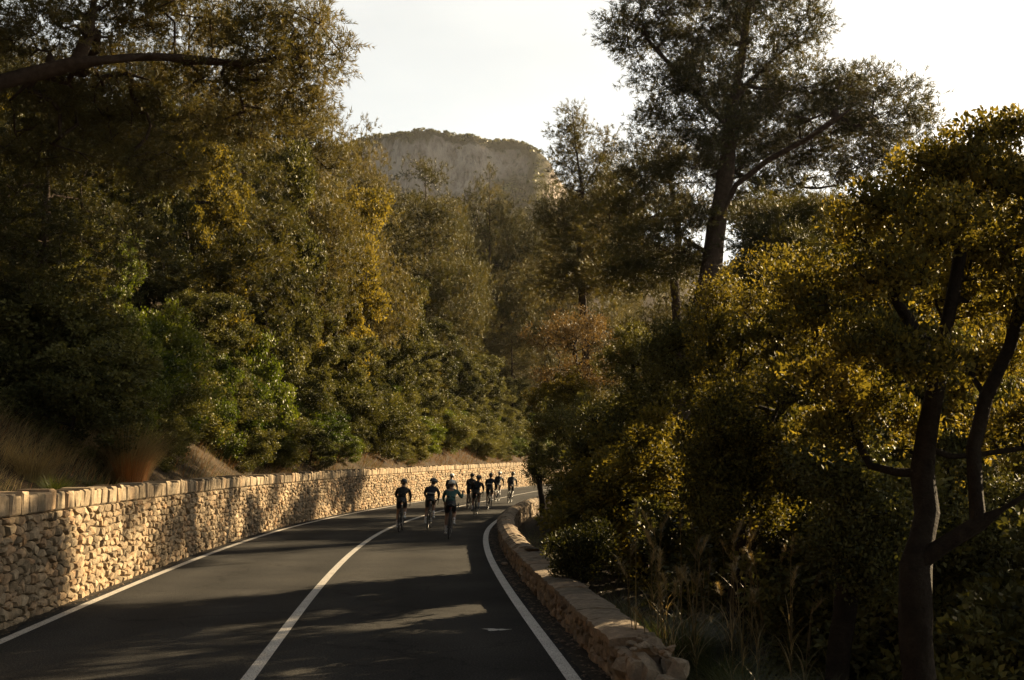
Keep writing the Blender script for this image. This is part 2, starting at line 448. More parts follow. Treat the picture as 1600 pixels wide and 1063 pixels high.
def stone_geo(p, poly, shrink, d, rnd, to3):
    """one stone: base ring, shoulder ring, front ring; to3(u,v,depth) -> 3D"""
    n = len(poly); cu = sum(q[0] for q in poly) / n; cv = sum(q[1] for q in poly) / n
    w = max(q[0] for q in poly) - min(q[0] for q in poly); h = max(q[1] for q in poly) - min(q[1] for q in poly)
    if w < .03 or h < .03: return None
    vs = []; tilt = rnd.uniform(-.5, .5); tilt2 = rnd.uniform(-.5, .5)
    rings = [(shrink, -.06, 0), (shrink, d * .35, 0), (shrink + .012 + .05 * min(w, h), d, .010)]
    for sh, dd, ji in rings:
        fu = max(.3, 1 - 2 * sh / w); fv = max(.3, 1 - 2 * sh / h)
        for q in poly:
            u = cu + (q[0] - cu) * fu; v = cv + (q[1] - cv) * fv
            if ji: u += rnd.uniform(-ji, ji); v += rnd.uniform(-ji, ji)
            e = dd + (tilt * (u - cu) * .3 + tilt2 * (v - cv) * .3) * (dd > 0) + (rnd.uniform(-.012, .012) if ji else 0)
            vs.append(to3(u, v, e))
    vs.append(to3(cu, cv, d + rnd.uniform(0, .02)))
    fs = []
    for r in range(2):
        for k in range(n):
            k2 = (k + 1) % n
            fs.append((r * n + k, r * n + k2, (r + 1) * n + k2, (r + 1) * n + k))
    for k in range(n): fs.append((2 * n + k, 2 * n + (k + 1) % n, 3 * n))
    return vs, fs
def recenter(vs):
    c = Vector((0, 0, 0))
    for v in vs: c += Vector(v)
    c /= len(vs)
    return c, [Vector(v) - c for v in vs]
def emit(items, name, mat, parent, nearest=300):
    """items: (distance, verts, faces). the nearest become objects of their own, the rest one stuff part"""
    items.sort(key=lambda t: t[0])
    for k, (d, vs, fs) in enumerate(items[:nearest]):
        c, lv = recenter(vs)
        me = bpy.data.meshes.new(name); me.from_pydata([tuple(v) for v in lv], [], fs); me.materials.append(mat); me.update()
        o = link(name, me, parent, c - Vector(parent.location)); 
    rest = items[nearest:]
    if rest:
        V = []; Fc = []; lv = []
        for d, vs, fs in rest:
            b = len(V); V += [tuple(Vector(v) - Vector(parent.location)) for v in vs]; r = random.random()
            for f in fs: Fc.append(tuple(i + b for i in f)); lv.append(r)
        me = bpy.data.meshes.new(name + '_far'); me.from_pydata(V, [], Fc); me.materials.append(mat)
        a = me.attributes.new('lv', 'FLOAT', 'FACE'); a.data.foreach_set('value', lv); me.update()
        o = link('distant_' + name + 'work', me, parent); o['kind'] = 'stuff'

rnd = random.Random(5)
WALL_TOP = lambda u: 1.46 + min(max((u - 40) / 60, 0), 1) * .35      # underside of the coping
# left retaining wall
LW = empty('stone_wall', tuple(road(20., -3.9)))
tag(LW, 'tall sunlit rubble stone retaining wall with upright coping stones along the outer side of the bend', 'wall')
UC = np.arange(-50, 150.1, .5)
def ribbon_core(name, u, prof, mat, parent):
    """prof: list of (s,z or callable) around the section"""
    V = []; n = len(prof)
    for s, z in prof:
        zz = np.array([z(a) for a in u]) if callable(z) else np.full(len(u), z)
        V.append(road(u, s, zz))
    V = np.stack(V, 1).reshape(-1, 3) - np.array(parent.location)
    i = np.arange(len(u) - 1)[:, None] * n + np.arange(n)[None, :]
    j = np.arange(len(u) - 1)[:, None] * n + (np.arange(n)[None, :] + 1) % n
    F = np.stack([i, j, j + n, i + n], -1).reshape(-1, 4)
    return link(name, mesh_np(name, V, F, mat), parent)
ribbon_core('wall_core', UC, [(-3.74, -.2), (-3.74, WALL_TOP), (-4.85, WALL_TOP), (-4.85, -.2)], M['mortar'], LW)
items = []
def wall_to3(side, base):
    def f(u, v, e):
        # e positive towards the road
        a = road(np.array([u]), base + side * e, 0)[0]
        return (a[0], a[1], v)
    return f
t3 = wall_to3(1, -3.74)
for a, b, du in ((8, 62, .225), (62, 125, .36)):
    t3v = lambda u, v, e: t3(u, v * WALL_TOP(u) / 1.46, e)
    for p, poly in cells(a, b, -.03, 1.46, du, .125, .40, rnd):
        r = stone_geo(p, poly, .009, rnd.uniform(.02, .085), rnd, t3v)
        if r: items.append(((0 if p[0] > 12.5 else 1000) + abs(p[0]), r[0], r[1]))
emit(items, 'stone', M['stone'], LW, 300)
items = []
u = -10.
while u < 125:
    w_ = rnd.uniform(.15, .38); h0 = WALL_TOP(u); h1 = h0 + rnd.uniform(.25, .33)
    poly = [(u, h0), (u + w_, h0), (u + w_ + rnd.uniform(-.01, .01), h1), (u + rnd.uniform(-.01, .01), h1 + rnd.uniform(-.02, .02))]
    e0 = .03 + rnd.uniform(0, .04); dep = .42
    c = []
    g_ = .006
    def P3(uu, vv, ee): return t3(uu, vv, ee)
    uu = [u + g_, u + w_ - g_]
    vs = []
    for ee in (e0, -dep):
        ins = .0
        for (a_, b_) in ((uu[0], h0 + g_), (uu[1], h0 + g_), (uu[1], h1), (uu[0], h1 + rnd.uniform(-.015, .015))):
            vs.append(P3(a_, b_, ee + rnd.uniform(-.01, .01)))
    # front bevel ring
    for (a_, b_) in ((uu[0] + .02, h0 + .03), (uu[1] - .02, h0 + .03), (uu[1] - .02, h1 - .03), (uu[0] + .02, h1 - .03)):
        vs.append(P3(a_, b_, e0 + .025 + rnd.uniform(-.01, .015)))
    fs = [(4, 5, 1, 0), (5, 6, 2, 1), (6, 7, 3, 2), (7, 4, 0, 3), (8, 9, 10, 11), (0, 1, 9, 8), (1, 2, 10, 9), (2, 3, 11, 10), (3, 0, 8, 11)]
    items.append(((0 if u > 12.5 else 1000) + abs(u), vs, fs)); u += w_
emit(items, 'coping_stone', M['cope'], LW, 300)

# low parapet on the valley side
PIN = 3.66; PW = .44; PH = .40
RW = empty('parapet_wall', tuple(road(20., PIN + PW / 2)))
tag(RW, 'low rubble stone parapet with flat mortared top between the road edge line and the valley', 'wall')
UP = np.arange(10.9, 110, .5)
ribbon_core('wall_core', UP, [(PIN + .05, -.3), (PIN + .05, PH - .03), (PIN + PW - .05, PH - .03), (PIN + PW - .05, -1.6)], M['mortar'], RW)
items = []
tin = lambda u, v, e: tuple(np.append(road(np.array([u]), PIN + .05 - e, 0)[0][:2], v))
tout = lambda u, v, e: tuple(np.append(road(np.array([u]), PIN + PW - .05 + e, 0)[0][:2], v))
for p, poly in cells(10.4, 108, -.05, PH - .02, .26, .14, .40, rnd):
    r = stone_geo(p, poly, .006, rnd.uniform(.02, .06), rnd, tin)
    if r: items.append((p[0], r[0], r[1]))
for p, poly in cells(10.4, 88, -1.0, PH - .02, .34, .2, .40, rnd):
    r = stone_geo(p, poly, .006, rnd.uniform(.02, .06), rnd, tout)
    if r: items.append((p[0] + (0 if p[0] > 40 else 18), r[0], [f[::-1] for f in r[1]]))
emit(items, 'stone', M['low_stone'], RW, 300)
# coping slabs: rough-edged, lying across the wall
items = []
u = 11.3
while u < 108:
    rough = u > 22.5
    L = rnd.uniform(.5, .95) if not rough else rnd.uniform(.22, .42)
    nu, ns = (5, 4) if not rough else (3, 4)
    zt = PH + rnd.uniform(-.008, .008)
    vs = []
    for j in range(ns + 1):
        for i in range(nu + 1):
            uu = u + .006 + (L - .012) * i / nu; f = j / ns
            ss = PIN - .03 + (PW + .06) * f
            if j in (0, ns): ss += rnd.uniform(-.025, .025)
            z = zt + (.05 if not rough else .04) + rnd.uniform(-.007, .007) * (2.2 if rough else 1)
            if rough: z += .09 * (1 - (2 * f - 1) ** 2) - .03
            if j in (0, ns): z -= .02
            p = road(np.array([uu]), ss, 0)[0]; vs.append((p[0], p[1], z))
    N = len(vs)
    for j in (0, ns):
        for i in range(nu + 1):
            v = vs[j * (nu + 1) + i]; vs.append((v[0], v[1], PH - .035))
    fs = []
    for j in range(ns):
        for i in range(nu):
            a = j * (nu + 1) + i; fs.append((a, a + nu + 1, a + nu + 2, a + 1))
    for i in range(nu):
        fs.append((i, i + 1, N + i + 1, N + i)); a = ns * (nu + 1) + i; b = N + nu + 1 + i; fs.append((a + 1, a, b, b + 1))
    # ends
    def col(i): return [j * (nu + 1) + i for j in range(ns + 1)]
    fs.append(tuple([N] + [N + nu + 1] + col(0)[::-1])); fs.append(tuple(col(nu) + [N + nu + 1 + nu, N + nu]))
    items.append((u, vs, fs)); u += L
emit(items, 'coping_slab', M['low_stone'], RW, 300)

def boulder(r, seed, sq=(1, 1, 1), sub=2):
    bm = bmesh.new(); bmesh.ops.create_icosphere(bm, subdivisions=sub, radius=1)
    o = Vector((seed * 3.7, seed * 1.9, seed * 5.1))
    for v in bm.verts:
        d = v.co.normalized()
        # flat facets: clamp against a few random planes
        k = 1 + .28 * mnoise.noise(d * 1.3 + o) + .12 * mnoise.noise(d * 3.1 + o)
        v.co = d * k
    R2 = random.Random(seed)
    for _ in range(12):
        n = Vector((R2.gauss(0, 1), R2.gauss(0, 1), R2.gauss(0, 1))).normalized(); c = R2.uniform(.5, .78)
        for v in bm.verts:
            e = v.co.dot(n) - c
            if e > 0: v.co -= n * e * .9
    for v in bm.verts: v.co = Vector((v.co.x * sq[0], v.co.y * sq[1], v.co.z * sq[2])) * r
    me = bpy.data.meshes.new('stone'); bm.to_mesh(me); bm.free(); me.materials.append(M['low_stone']); return me
# tumbled rubble at the near end of the parapet
for k, (du, s, z, r, sq) in enumerate([(11.12, 3.9, .30, .27, (.85, .8, .62)), (10.85, 3.78, .22, .26, (.8, .9, .85)), (10.85, 4.02, .20, .27, (.8, .8, .9)), (11.3, 3.98, .40, .17, (1.2, 1.0, .6)), (11.0, 3.93, .36, .22, (1.1, 1.0, .75)), (10.55, 3.83, .20, .24, (.9, 1.2, 1.0)), (10.5, 4.1, .30, .2, (1.2, .9, .7)), (10.1, 3.95, .16, .22, (1, 1, .8)),
        (10.0, 4.2, .14, .22, (1.1, .9, .7)), (9.7, 4.05, .05, .22, (1.1, 1, .8)), (9.6, 4.35, .08, .2, (1.2, 1, .6)), (9.3, 4.2, .0, .2, (1, 1.1, .7)),
        (9.35, 4.5, .05, .17, (1.2, 1, .6)), (9.0, 4.35, -.02, .2, (1.2, 1, .6)), (9.1, 4.65, .0, .17, (1.3, 1, .6)), (9.7, 3.85, .22, .16, (1.1, .9, .8)), (9.45, 4.0, .26, .13, (1, 1, .8)), (9.2, 4.05, .16, .15, (1.1, 1, .7)), (9.9, 4.35, .22, .14, (1, 1.1, .7)), (8.7, 4.55, -.05, .2, (1.3, 1, .6)), (11.1, 3.75, .1, .2, (.8, 1.1, 1))]):
    o = link('rubble_stone', boulder(r, 30 + k, sq), RW, Vector(road(float(du), s, z)) - Vector(RW.location)); o.rotation_euler = (0, 0, k * 1.3)
for k in range(16):
    o = link('rubble_stone', boulder(rnd.uniform(.03, .07), 60 + k, (1.2, 1, .6), 1), RW, Vector(road(rnd.uniform(10.2, 11.3), rnd.uniform(3.72, 4.08), PH + .06)) - Vector(RW.location))
    o.rotation_euler = (rnd.uniform(0, 1), 0, k)
ls = link('loose_stone', boulder(.14, 99, (1.3, .8, .45)), None, tuple(road(22.4, PIN + .25, PH + .09)))
tag(ls, 'loose pale stone lying on top of the parapet where the flat coping turns rough', 'stone')
LS2 = link('loose_stone', boulder(.07, 98, (1.2, .9, .7)), None, tuple(road(24.3, 3.52, .04)))
tag(LS2, 'small pale stone lying on the verge between edge line and parapet', 'stone')

# litter along both road edges
V = []; Fc = []
for k in range(1500):
    right = rnd.random() < .8
    u = rnd.uniform(7, 45) ** 1.0; s = rnd.uniform(3.39, PIN + .02) if right else -rnd.uniform(3.48, 3.72)
    p = road(float(u), s, 0); r = rnd.uniform(.006, .022) * (1 if rnd.random() < .9 else 2)
    b = len(V)
    for q in range(4):
        an = q * PI / 2 + rnd.uniform(-.5, .5); V.append((p[0] + math.cos(an) * r * 1.3, p[1] + math.sin(an) * r, .006 + rnd.uniform(0, r * .5)))
    V.append((p[0], p[1], .006 + r * rnd.uniform(.4, 1.2)))
    for q in range(4): Fc.append((b + q, b + (q + 1) % 4, b + 4))
M['litter'] = solid('litter', (.14, .10, .07), .9, .2, 30, .6)
tag(link('leaf_litter', mesh_np('leaf_litter', V, np.array(Fc), M['litter'])), 'dead leaves and grit gathered along both edges of the road', 'litter', kind='stuff')
# dirt verge strips
M['verge'] = solid('verge_dirt', (.045, .036, .026), .95, .1, 12, .5, .8, 60)
def verge(u0, u1, sa, sb):
    u = np.arange(u0, u1, .25); jig = np.array([rnd.uniform(-.05, .05) for _ in u])
    A = road(u, sa, .006) ; B = road(u, sb, .006)
    nrm = (B - A); nrm[:, 2] = 0; nrm /= np.linalg.norm(nrm, axis=1)[:, None]
    A[:, :] += nrm * jig[:, None]
    V = np.empty((2 * len(u), 3)); V[0::2] = A; V[1::2] = B; i = np.arange(len(u) - 1) * 2
    tag(link('verge', mesh_np('verge', V, np.stack([i, i + 1, i + 3, i + 2], 1), M['verge'])), kind='structure')
verge(2, 110, 3.45, PIN + .1); verge(2, 110, -3.56, -3.8)
# worn paint splash on the right lane
vs = []; n = 22
c = Vector(road(15.05, 2.75, .004)) 
for k in range(n):
    an = 2 * PI * k / n; r = 1 + .35 * math.sin(3 * an + 1) + rnd.uniform(-.25, .25)
    vs.append((c.x + .15 * r * math.cos(an), c.y + .10 * r * math.sin(an), .0045))
mb = MB(); mb.add(vs + [tuple(c)], [(k, (k + 1) % n, n) for k in range(n)])
tag(mb.build('paint_splash', M['paint']), 'small splash of white paint on the asphalt of the right lane', 'paint mark')

exec_veg = True
# ------------------------------------------------------------------ vegetation
class Wood:
    """skeleton grown from a trunk to a cloud of twig targets"""
    def __init__(s, trunks, step=.35, up=.5, seed=1, tip_r=.006, power=2.3):
        s.r = np.random.default_rng(seed); s.step = step; s.up = up
        s.P = []; s.par = []; s.chains = []; s.tip = tip_r; s.pw = power
        for tr in trunks: s.path([Vector(p) for p in tr], None)
    def path(s, pts, start):
        """dense polyline; start = node index or None"""
        ch = [] if start is None else [start]
        prev = start
        dense = []
        for a, b in zip(pts[:-1], pts[1:]):
            n = max(1, int((b - a).length / s.step))
            for k in range(n): dense.append(a.lerp(b, k / n))
        dense.append(pts[-1])
        if start is not None: dense = dense[1:]
        elif s.P:
            # snap a further trunk onto the nearest node
            A = np.array(s.P); k = int(np.argmin(((A - np.array(dense[0])) ** 2).sum(1))); ch = [k]; prev = k; dense = dense[1:]
        for p in dense:
            s.P.append(tuple(p)); s.par.append(-1 if prev is None else prev); prev = len(s.P) - 1; ch.append(prev)
        s.chains.append(ch)
    def grow(s, T):
        T = np.asarray(T); base = np.array(s.P)
        cap = len(s.P) + len(T) * 14
        B = np.zeros((cap, 3)); B[:len(s.P)] = base; n = len(s.P)
        d0 = np.array([np.sqrt(((base - t) ** 2).sum(1)).min() for t in T])
        for k in np.argsort(d0):
            t = T[k]; D = t - B[:n]; dist = np.sqrt((D ** 2).sum(1))
            cost = dist + s.up * np.maximum(0, B[:n, 2] + .25 * np.hypot(D[:, 0], D[:, 1]) - t[2])
            j = int(np.argmin(cost)); L = dist[j]
            if L < .05: continue
            m = min(12, max(1, int(L / s.step)))
            a = B[j]; pj = s.par[j]
            dirp = (a - B[pj]) if pj >= 0 else np.array([0, 0, 1.])
            dirp = dirp / (np.linalg.norm(dirp) + 1e-9)
            c = a + dirp * L * .35 + s.r.normal(0, .06 * L, 3)
            ch = [j]; prev = j
            for q in range(1, m + 1):
                f = q / m; p = (1 - f) ** 2 * a + 2 * f * (1 - f) * c + f * f * t
                if q < m: p = p + s.r.normal(0, .05 * s.step, 3)
                if n >= cap: break
                B[n] = p; s.P.append(tuple(p)); s.par.append(prev); prev = n; ch.append(n); n += 1
            s.chains.append(ch)
        return s
    def radii(s, rmax=None, rtrunk=None):
        n = len(s.P); acc = np.zeros(n); hasc = np.zeros(n, bool)
        for i in range(n - 1, -1, -1):
            if not hasc[i]: acc[i] += s.tip ** s.pw
            if s.par[i] >= 0: acc[s.par[i]] += acc[i]; hasc[s.par[i]] = True
        R = acc ** (1 / s.pw)
        if rtrunk: R = R * np.where(True, 1, 1); f = rtrunk / R[0]; R = np.where(R > R[0] * .12, s_lerp(R, R * f, np.clip((R / R[0] - .12) / .3, 0, 1)), R)
        return R
    def tubes(s, R, minr=.0, sides=None, seed=0):
        V = []; F = []; nb = 0
        P = np.array(s.P)
        for ch in s.chains:
            if len(ch) < 2: continue
            r = R[ch].copy(); 
            if len(ch) > 2 and s.par[ch[1]] == ch[0]: r[0] = min(r[0], r[1] * 1.25)
            if r.max() < minr: continue
            n = sides or (10 if r.max() > .09 else 6 if r.max() > .03 else 4 if r.max() > .012 else 3)
            p = P[ch]; t = np.gradient(p, axis=0); t /= np.linalg.norm(t, axis=1)[:, None] + 1e-9
            up = np.array([.3, .2, .93]) if abs(t[0, 2]) < .85 else np.array([1., .1, 0])
            x = np.cross(t, up); x /= np.linalg.norm(x, axis=1)[:, None] + 1e-9; y = np.cross(x, t)
            an = np.arange(n) * 2 * PI / n
            rr = r[:, None] * (1 + (.13 if r.max() > .05 else 0) * np.sin(an[None, :] * 3 + np.arange(len(ch))[:, None] * .9 + seed))
            ring = p[:, None, :] + (x[:, None, :] * np.cos(an)[None, :, None] + y[:, None, :] * np.sin(an)[None, :, None]) * rr[..., None]
            V.append(ring.reshape(-1, 3)); m = len(ch)
            i = (np.arange(m - 1)[:, None] * n + np.arange(n)[None, :]); j = (np.arange(m - 1)[:, None] * n + (np.arange(n)[None, :] + 1) % n)
            F.append(np.stack([i, j, j + n, i + n], -1).reshape(-1, 4) + nb); nb += m * n
        return np.concatenate(V), np.concatenate(F)
def s_lerp(a, b, f): return a + (b - a) * f

def shell_targets(blobs, n, seed, lo=.45, thin=.0, low=-1.):
    """points near the surfaces of several ellipsoids (cx,cy,cz,rx,ry,rz)"""
    r = np.random.default_rng(seed); B = np.array(blobs, float)
    wgt = (B[:, 3] * B[:, 4] * B[:, 5]) ** (2 / 3); cnt = np.maximum(3, (wgt / wgt.sum() * n)).astype(int)
    out = []
    for b, c in zip(B, cnt):
        d = r.normal(size=(c, 3)); d /= np.linalg.norm(d, axis=1)[:, None]
        k = lo + (1 - lo) * r.random(c) ** .6
        out.append(b[:3] + d * k[:, None] * b[3:])
    return np.concatenate(out)

def leaves(T, per, spread, L, W, seed, centers=None, up=.35, jit=.35, clumpvar=.3):
    """broad leaves: folded diamonds in clumps round each twig tip"""
    r = np.random.default_rng(seed); T = np.asarray(T); n = len(T) * per
    c = np.repeat(T, per, 0); sp = np.repeat(r.uniform(.7, 1.3, len(T)), per)
    off = r.normal(size=(n, 3)); off /= np.linalg.norm(off, axis=1)[:, None]
    off *= (r.random(n) ** .5 * spread * sp)[:, None]; off[:, 2] *= .8
    p = c + off
    ax_ = off + r.normal(0, spread * .5, (n, 3)) + np.array([0, 0, up * spread]); ax_ /= np.linalg.norm(ax_, axis=1)[:, None] + 1e-9
    nn = r.normal(size=(n, 3)) + np.array([0, 0, .7]); side = np.cross(ax_, nn); side /= np.linalg.norm(side, axis=1)[:, None] + 1e-9
    nrm = np.cross(side, ax_)
    l = L * r.uniform(1 - jit, 1 + jit, n)[:, None]; wd = W * r.uniform(1 - jit, 1 + jit, n)[:, None]
    a = p - ax_ * l * .5; b = p + side * wd * .5 + nrm * wd * .18; d = p - side * wd * .5 + nrm * wd * .18; t = p + ax_ * l * .5
    V = np.stack([a, b, t, d], 1).reshape(-1, 3); k = np.arange(n) * 4
    F = np.stack([k, k + 1, k + 2, k + 3], 1)
    val = np.clip(.5 + np.repeat(r.normal(0, clumpvar * .5, len(T)), per) + r.normal(0, .17, n), 0, 1)
    return V, F, val

def needles(T, D, shoots, per, slen, nlen, wid, seed, spread=.25):
    """pine foliage: shoots with needles as slim triangles; D outward direction at each tip"""
    r = np.random.default_rng(seed); T = np.asarray(T); m = len(T) * shoots
    c = np.repeat(T, shoots, 0); d0 = np.repeat(D, shoots, 0)
    sh = d0 * .7 + r.normal(0, .55, (m, 3)) + np.array([0, 0, .35]); sh /= np.linalg.norm(sh, axis=1)[:, None]
    s0 = c + r.normal(0, spread, (m, 3)) * np.array([1, 1, .55])
    n = m * per
    S = np.repeat(sh, per, 0); f = r.random(n)[:, None]
    p = np.repeat(s0, per, 0) + S * slen * f
    rad = r.normal(size=(n, 3)); rad -= (rad * S).sum(1)[:, None] * S; rad /= np.linalg.norm(rad, axis=1)[:, None]
    nd = S * .75 + rad * .75; nd /= np.linalg.norm(nd, axis=1)[:, None]
    sd = np.cross(nd, r.normal(size=(n, 3))); sd /= np.linalg.norm(sd, axis=1)[:, None]
    l = nlen * r.uniform(.7, 1.25, n)[:, None]
    V = np.stack([p - sd * wid * .5, p + sd * wid * .5, p + nd * l], 1).reshape(-1, 3); k = np.arange(n) * 3
    F = np.stack([k, k + 1, k + 2], 1)
    val = np.clip(.5 + np.repeat(r.normal(0, .16, len(T)), shoots * per) + np.repeat(r.normal(0, .1, m), per), 0, 1)
    return V, F, val

def outdir(T, blobs):
    B = np.array(blobs, float)
    dd = ((T[:, None, :] - B[None, :, :3]) / B[None, :, 3:]); k = np.argmin((dd ** 2).sum(2), 1)
    v = T - B[k, :3]; return v / (np.linalg.norm(v, axis=1)[:, None] + 1e-9)

TRI = [0]
def make_tree(trunks, blobs, ntar, seed, kind='oak', leafkw=None, rtrunk=.16, step=.35, up=.5, low=.45, mats=None, dead=0, tip=.006):
    """returns (wood mesh, crown mesh)"""
    T = shell_targets(blobs, ntar, seed, low)
    T = T[T[:, 2] > min(b[2] - b[5] for b in blobs)]
    W_ = Wood(trunks, step, up, seed, tip).grow(T)
    R = W_.radii(); R = R * (rtrunk / R[0]) ** np.clip((R / R[0]) ** .5, 0, 1)
    V, F = W_.tubes(R, seed=seed)
    wm = mesh_np('trunk', V, F, mats[0], smooth=True)
    if kind == 'pine': V2, F2, val = needles(T, outdir(T, blobs), seed=seed + 1, **leafkw)
    else: V2, F2, val = leaves(T, seed=seed + 1, **leafkw)
    cm = mesh_np('crown', V2, F2, mats[1], val)
    TRI[0] += len(F) * 2 + len(F2) * (1 if kind == 'pine' else 2)
    return wm, cm
def place(name, meshes, loc, rz=0, scale=(1, 1, 1), label=None, cat='tree', group=None, mat=None):
    r = empty(name, loc, rz); r.scale = scale
    a = link('trunk', meshes[0], r); b = link('crown', meshes[1], r)
    if mat is not None and mat is not meshes[1].materials[0]:
        b.material_slots[0].link = 'OBJECT'; b.material_slots[0].material = mat
    tag(r, label, cat, group); return r

def rnd_blobs(h, w_, seed, n=9, base=.12, top=1.0, flat=.75, roundness=1.0):
    """blobs for a generic crown of height h, width w_"""
    r = np.random.default_rng(seed); out = []
    for k in range(n):
        f = (k + .5) / n; z = h * (base + (top - base) * f)
        prof = math.sin(PI * min(.98, .22 + .70 * f)) ** .8
        rr = w_ / 2 * prof; an = r.uniform(0, 2 * PI) ; q = rr * r.uniform(.35, .7)
        bw = max(w_ * .17, rr * r.uniform(.45, .62))
        out.append((math.cos(an) * q, math.sin(an) * q, min(z, h - bw * flat * .8), bw, bw, bw * flat))
        if prof > .75:
            out.append((-math.cos(an + .6) * q, -math.sin(an + .6) * q, min(z + r.uniform(-.3, .3), h - bw * flat), bw * .9, bw * .9, bw * flat * .9))
    return out

def clumpy(h, w_, seed, n=30, base=.10):
    """many small separate clumps over the outside of a rounded, leaning crown"""
    r = np.random.default_rng(seed); out = []
    for k in range(n):
        f = (k + .5) / n; z = h * (base + (1 - base) * f); prof = (1 - abs(2 * (f * .86 + .02) - .92) ** 2.6) ** .5
        an = k * 2.4 + r.uniform(-.4, .4); rr = w_ / 2 * prof * (r.uniform(.62, .95) if r.random() < .8 else .3)
        bw = w_ * r.uniform(.085, .135)
        out.append((math.cos(an) * max(0, rr - bw * .5), math.sin(an) * max(0, rr - bw * .5), min(z, h - bw * .8), bw, bw, bw * .8))
    return out
# generic variants: nominal oak 7 m x 5.5 m, pine 12 m x 7 m, shrub 2.6 m
OAK = [make_tree([[(0, 0, -.6), (.1, .05, 1.2), (.2 * (-1) ** k, .3, 2.6), (0, .1, 4.6)]], clumpy(7, 5.6, 40 + k, 30), 410, 50 + k, 'oak',
        dict(per=118, spread=.30, L=.10, W=.062), .15, .4, mats=(M['bark'], M['oak'])) for k in range(3)]
def pine_blobs(h, w_, seed, n=13, base=.22):
    r = np.random.default_rng(seed); out = []
    for k in range(n):
        f = (k + .5) / n; z = h * (base + (1 - base) * f)
        rr = w_ / 2 * (1 - f ** 2.4) ** .6 * r.uniform(.8, 1.05) * (.75 + .25 * min(1, f * 4))
        for q in range(4 if f < .7 else 3 if f < .92 else 1):
            an = r.uniform(0, 2 * PI); bw = max(.8, rr * .45)
            d = rr * .62 if f < .92 else 0
            out.append((math.cos(an) * d, math.sin(an) * d, min(h - .3, z + .12 * d), bw, bw, bw * .5))
    return out
PINE = [make_tree([[(0, 0, -.8), (.15, .1, 3), (.1 * (-1) ** k, 0, 7), (0, 0, 13.4)]], pine_blobs(14, 9, 80 + k, 11), 610, 90 + k, 'pine',
        dict(shoots=10, per=18, slen=.34, nlen=.18, wid=.028, spread=.34), .22, .5, up=.25, low=.3, mats=(M['bark_pine'], M['pine'])) for k in range(3)]
SHRUB = [make_tree([[(0, 0, -.3), (.05, 0, .5), (.1, .1, 1.3)]], rnd_blobs(2.6, 2.6, 140 + k, 6, .05), 150, 150 + k, 'oak',
        dict(per=130, spread=.24, L=.075, W=.045), .05, .25, mats=(M['bark'], M['shrub'])) for k in range(2)]
print('generic tris', TRI[0])

OAK_N = (7.0, 5.6); PINE_N = (14.0, 9.0); SHRUB_N = (2.6, 2.6)
def put(kind, px, top, depth, wpx, label, name=None, group=None, mat=None, base=None, var=None, cat='tree'):
    """stand a tree on the ground where the photo's ray at this distance meets it, tall enough to reach the height it has"""
    lst, (H, W_) = {'oak': (OAK, OAK_N), 'pine': (PINE, PINE_N), 'shrub': (SHRUB, SHRUB_N)}[kind]
    if px < 790:
        for _ in range(40):
            t = unproj(px, top, depth); sl, _u = lateral(t.x, t.y)
            if sl[0] < -(4.8 if kind == 'shrub' else 6.3) - wpx / FPX * depth * .38: break
            depth += 1
    t = unproj(px, top, depth); g0 = gh(t.x, t.y) if base is None else base
    h = max(.8, t.z - g0); wd = wpx / FPX * depth
    k = random.randrange(len(lst)) if var is None else var
    sx = wd / W_; sz = h / H; sx = max(sx, sz / 1.45)
    nm = name or {'oak': 'oak_tree', 'pine': 'pine_tree', 'shrub': 'shrub'}[kind]
    return place(nm, lst[k], (t.x, t.y, g0), random.uniform(0, 6.28), (sx, sx, sz), label, cat if kind != 'shrub' else 'shrub', group, mat)

# --- left hillside, as surveyed from the photograph
W_ = M['oak_warm']
put('oak', 40, 330, 19, 330, 'dark evergreen oak crowding the left edge above the dry grass bank')
put('oak', 130, 330, 27, 230, 'leafy oak in half shade left of the golden oak', mat=None)
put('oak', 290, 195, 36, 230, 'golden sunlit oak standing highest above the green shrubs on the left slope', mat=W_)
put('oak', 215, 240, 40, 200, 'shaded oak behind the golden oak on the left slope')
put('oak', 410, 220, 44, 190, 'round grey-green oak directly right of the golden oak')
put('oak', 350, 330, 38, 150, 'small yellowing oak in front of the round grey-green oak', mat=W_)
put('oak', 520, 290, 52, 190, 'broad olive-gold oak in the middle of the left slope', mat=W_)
put('oak', 470, 430, 47, 150, 'lower dark oak beneath the broad olive-gold oak')
put('oak', 610, 435, 64, 150, 'grey-leaved oak right of the broad olive-gold oak')
put('oak', 560, 540, 58, 140, 'shadowed oak low above the wall behind the left cyclist')
put('oak', 665, 500, 70, 130, 'pale-edged oak above the wall behind the leading group')
put('oak', 715, 540, 78, 110, 'slim oak at the foot of the feathery pine')
put('oak', 765, 600, 92, 90, 'dark small oak where the wall disappears round the bend')
put('oak', 430, 560, 42, 130, 'dense oak scrub above the wall left of the cyclists')
put('pine', 665, 248, 98, 225, 'feathery sunlit pine in front of the rocky mountain')
put('pine', 565, 190, 74, 210, 'tall pine on the left slope breaking the skyline beside the mountain')
put('pine', 470, 150, 62, 200, 'pine behind the round oak below the overhanging branches')
put('pine', 765, 264, 135, 170, 'distant pine right of the feathery pine under the cliff')
put('pine', 850, 274, 140, 170, 'distant pine below the right end of the mountain')
put('pine', 915, 290, 130, 170, 'dark distant pine left of the tall leaning pine')
put('pine', 700, 300, 104, 120, 'dark pine tucked behind the feathery pine')
put('pine', 440, 40, 52, 250, 'tall pine whose crown closes the gap under the overhanging foliage')
put('pine', 300, -60, 50, 330, 'massive dark pine directly behind the overhanging limb')
put('pine', 340, 120, 55, 240, 'tall shaded pine behind the golden oak')
put('pine', 200, 100, 48, 260, 'tall dark pine rising above the left oaks')
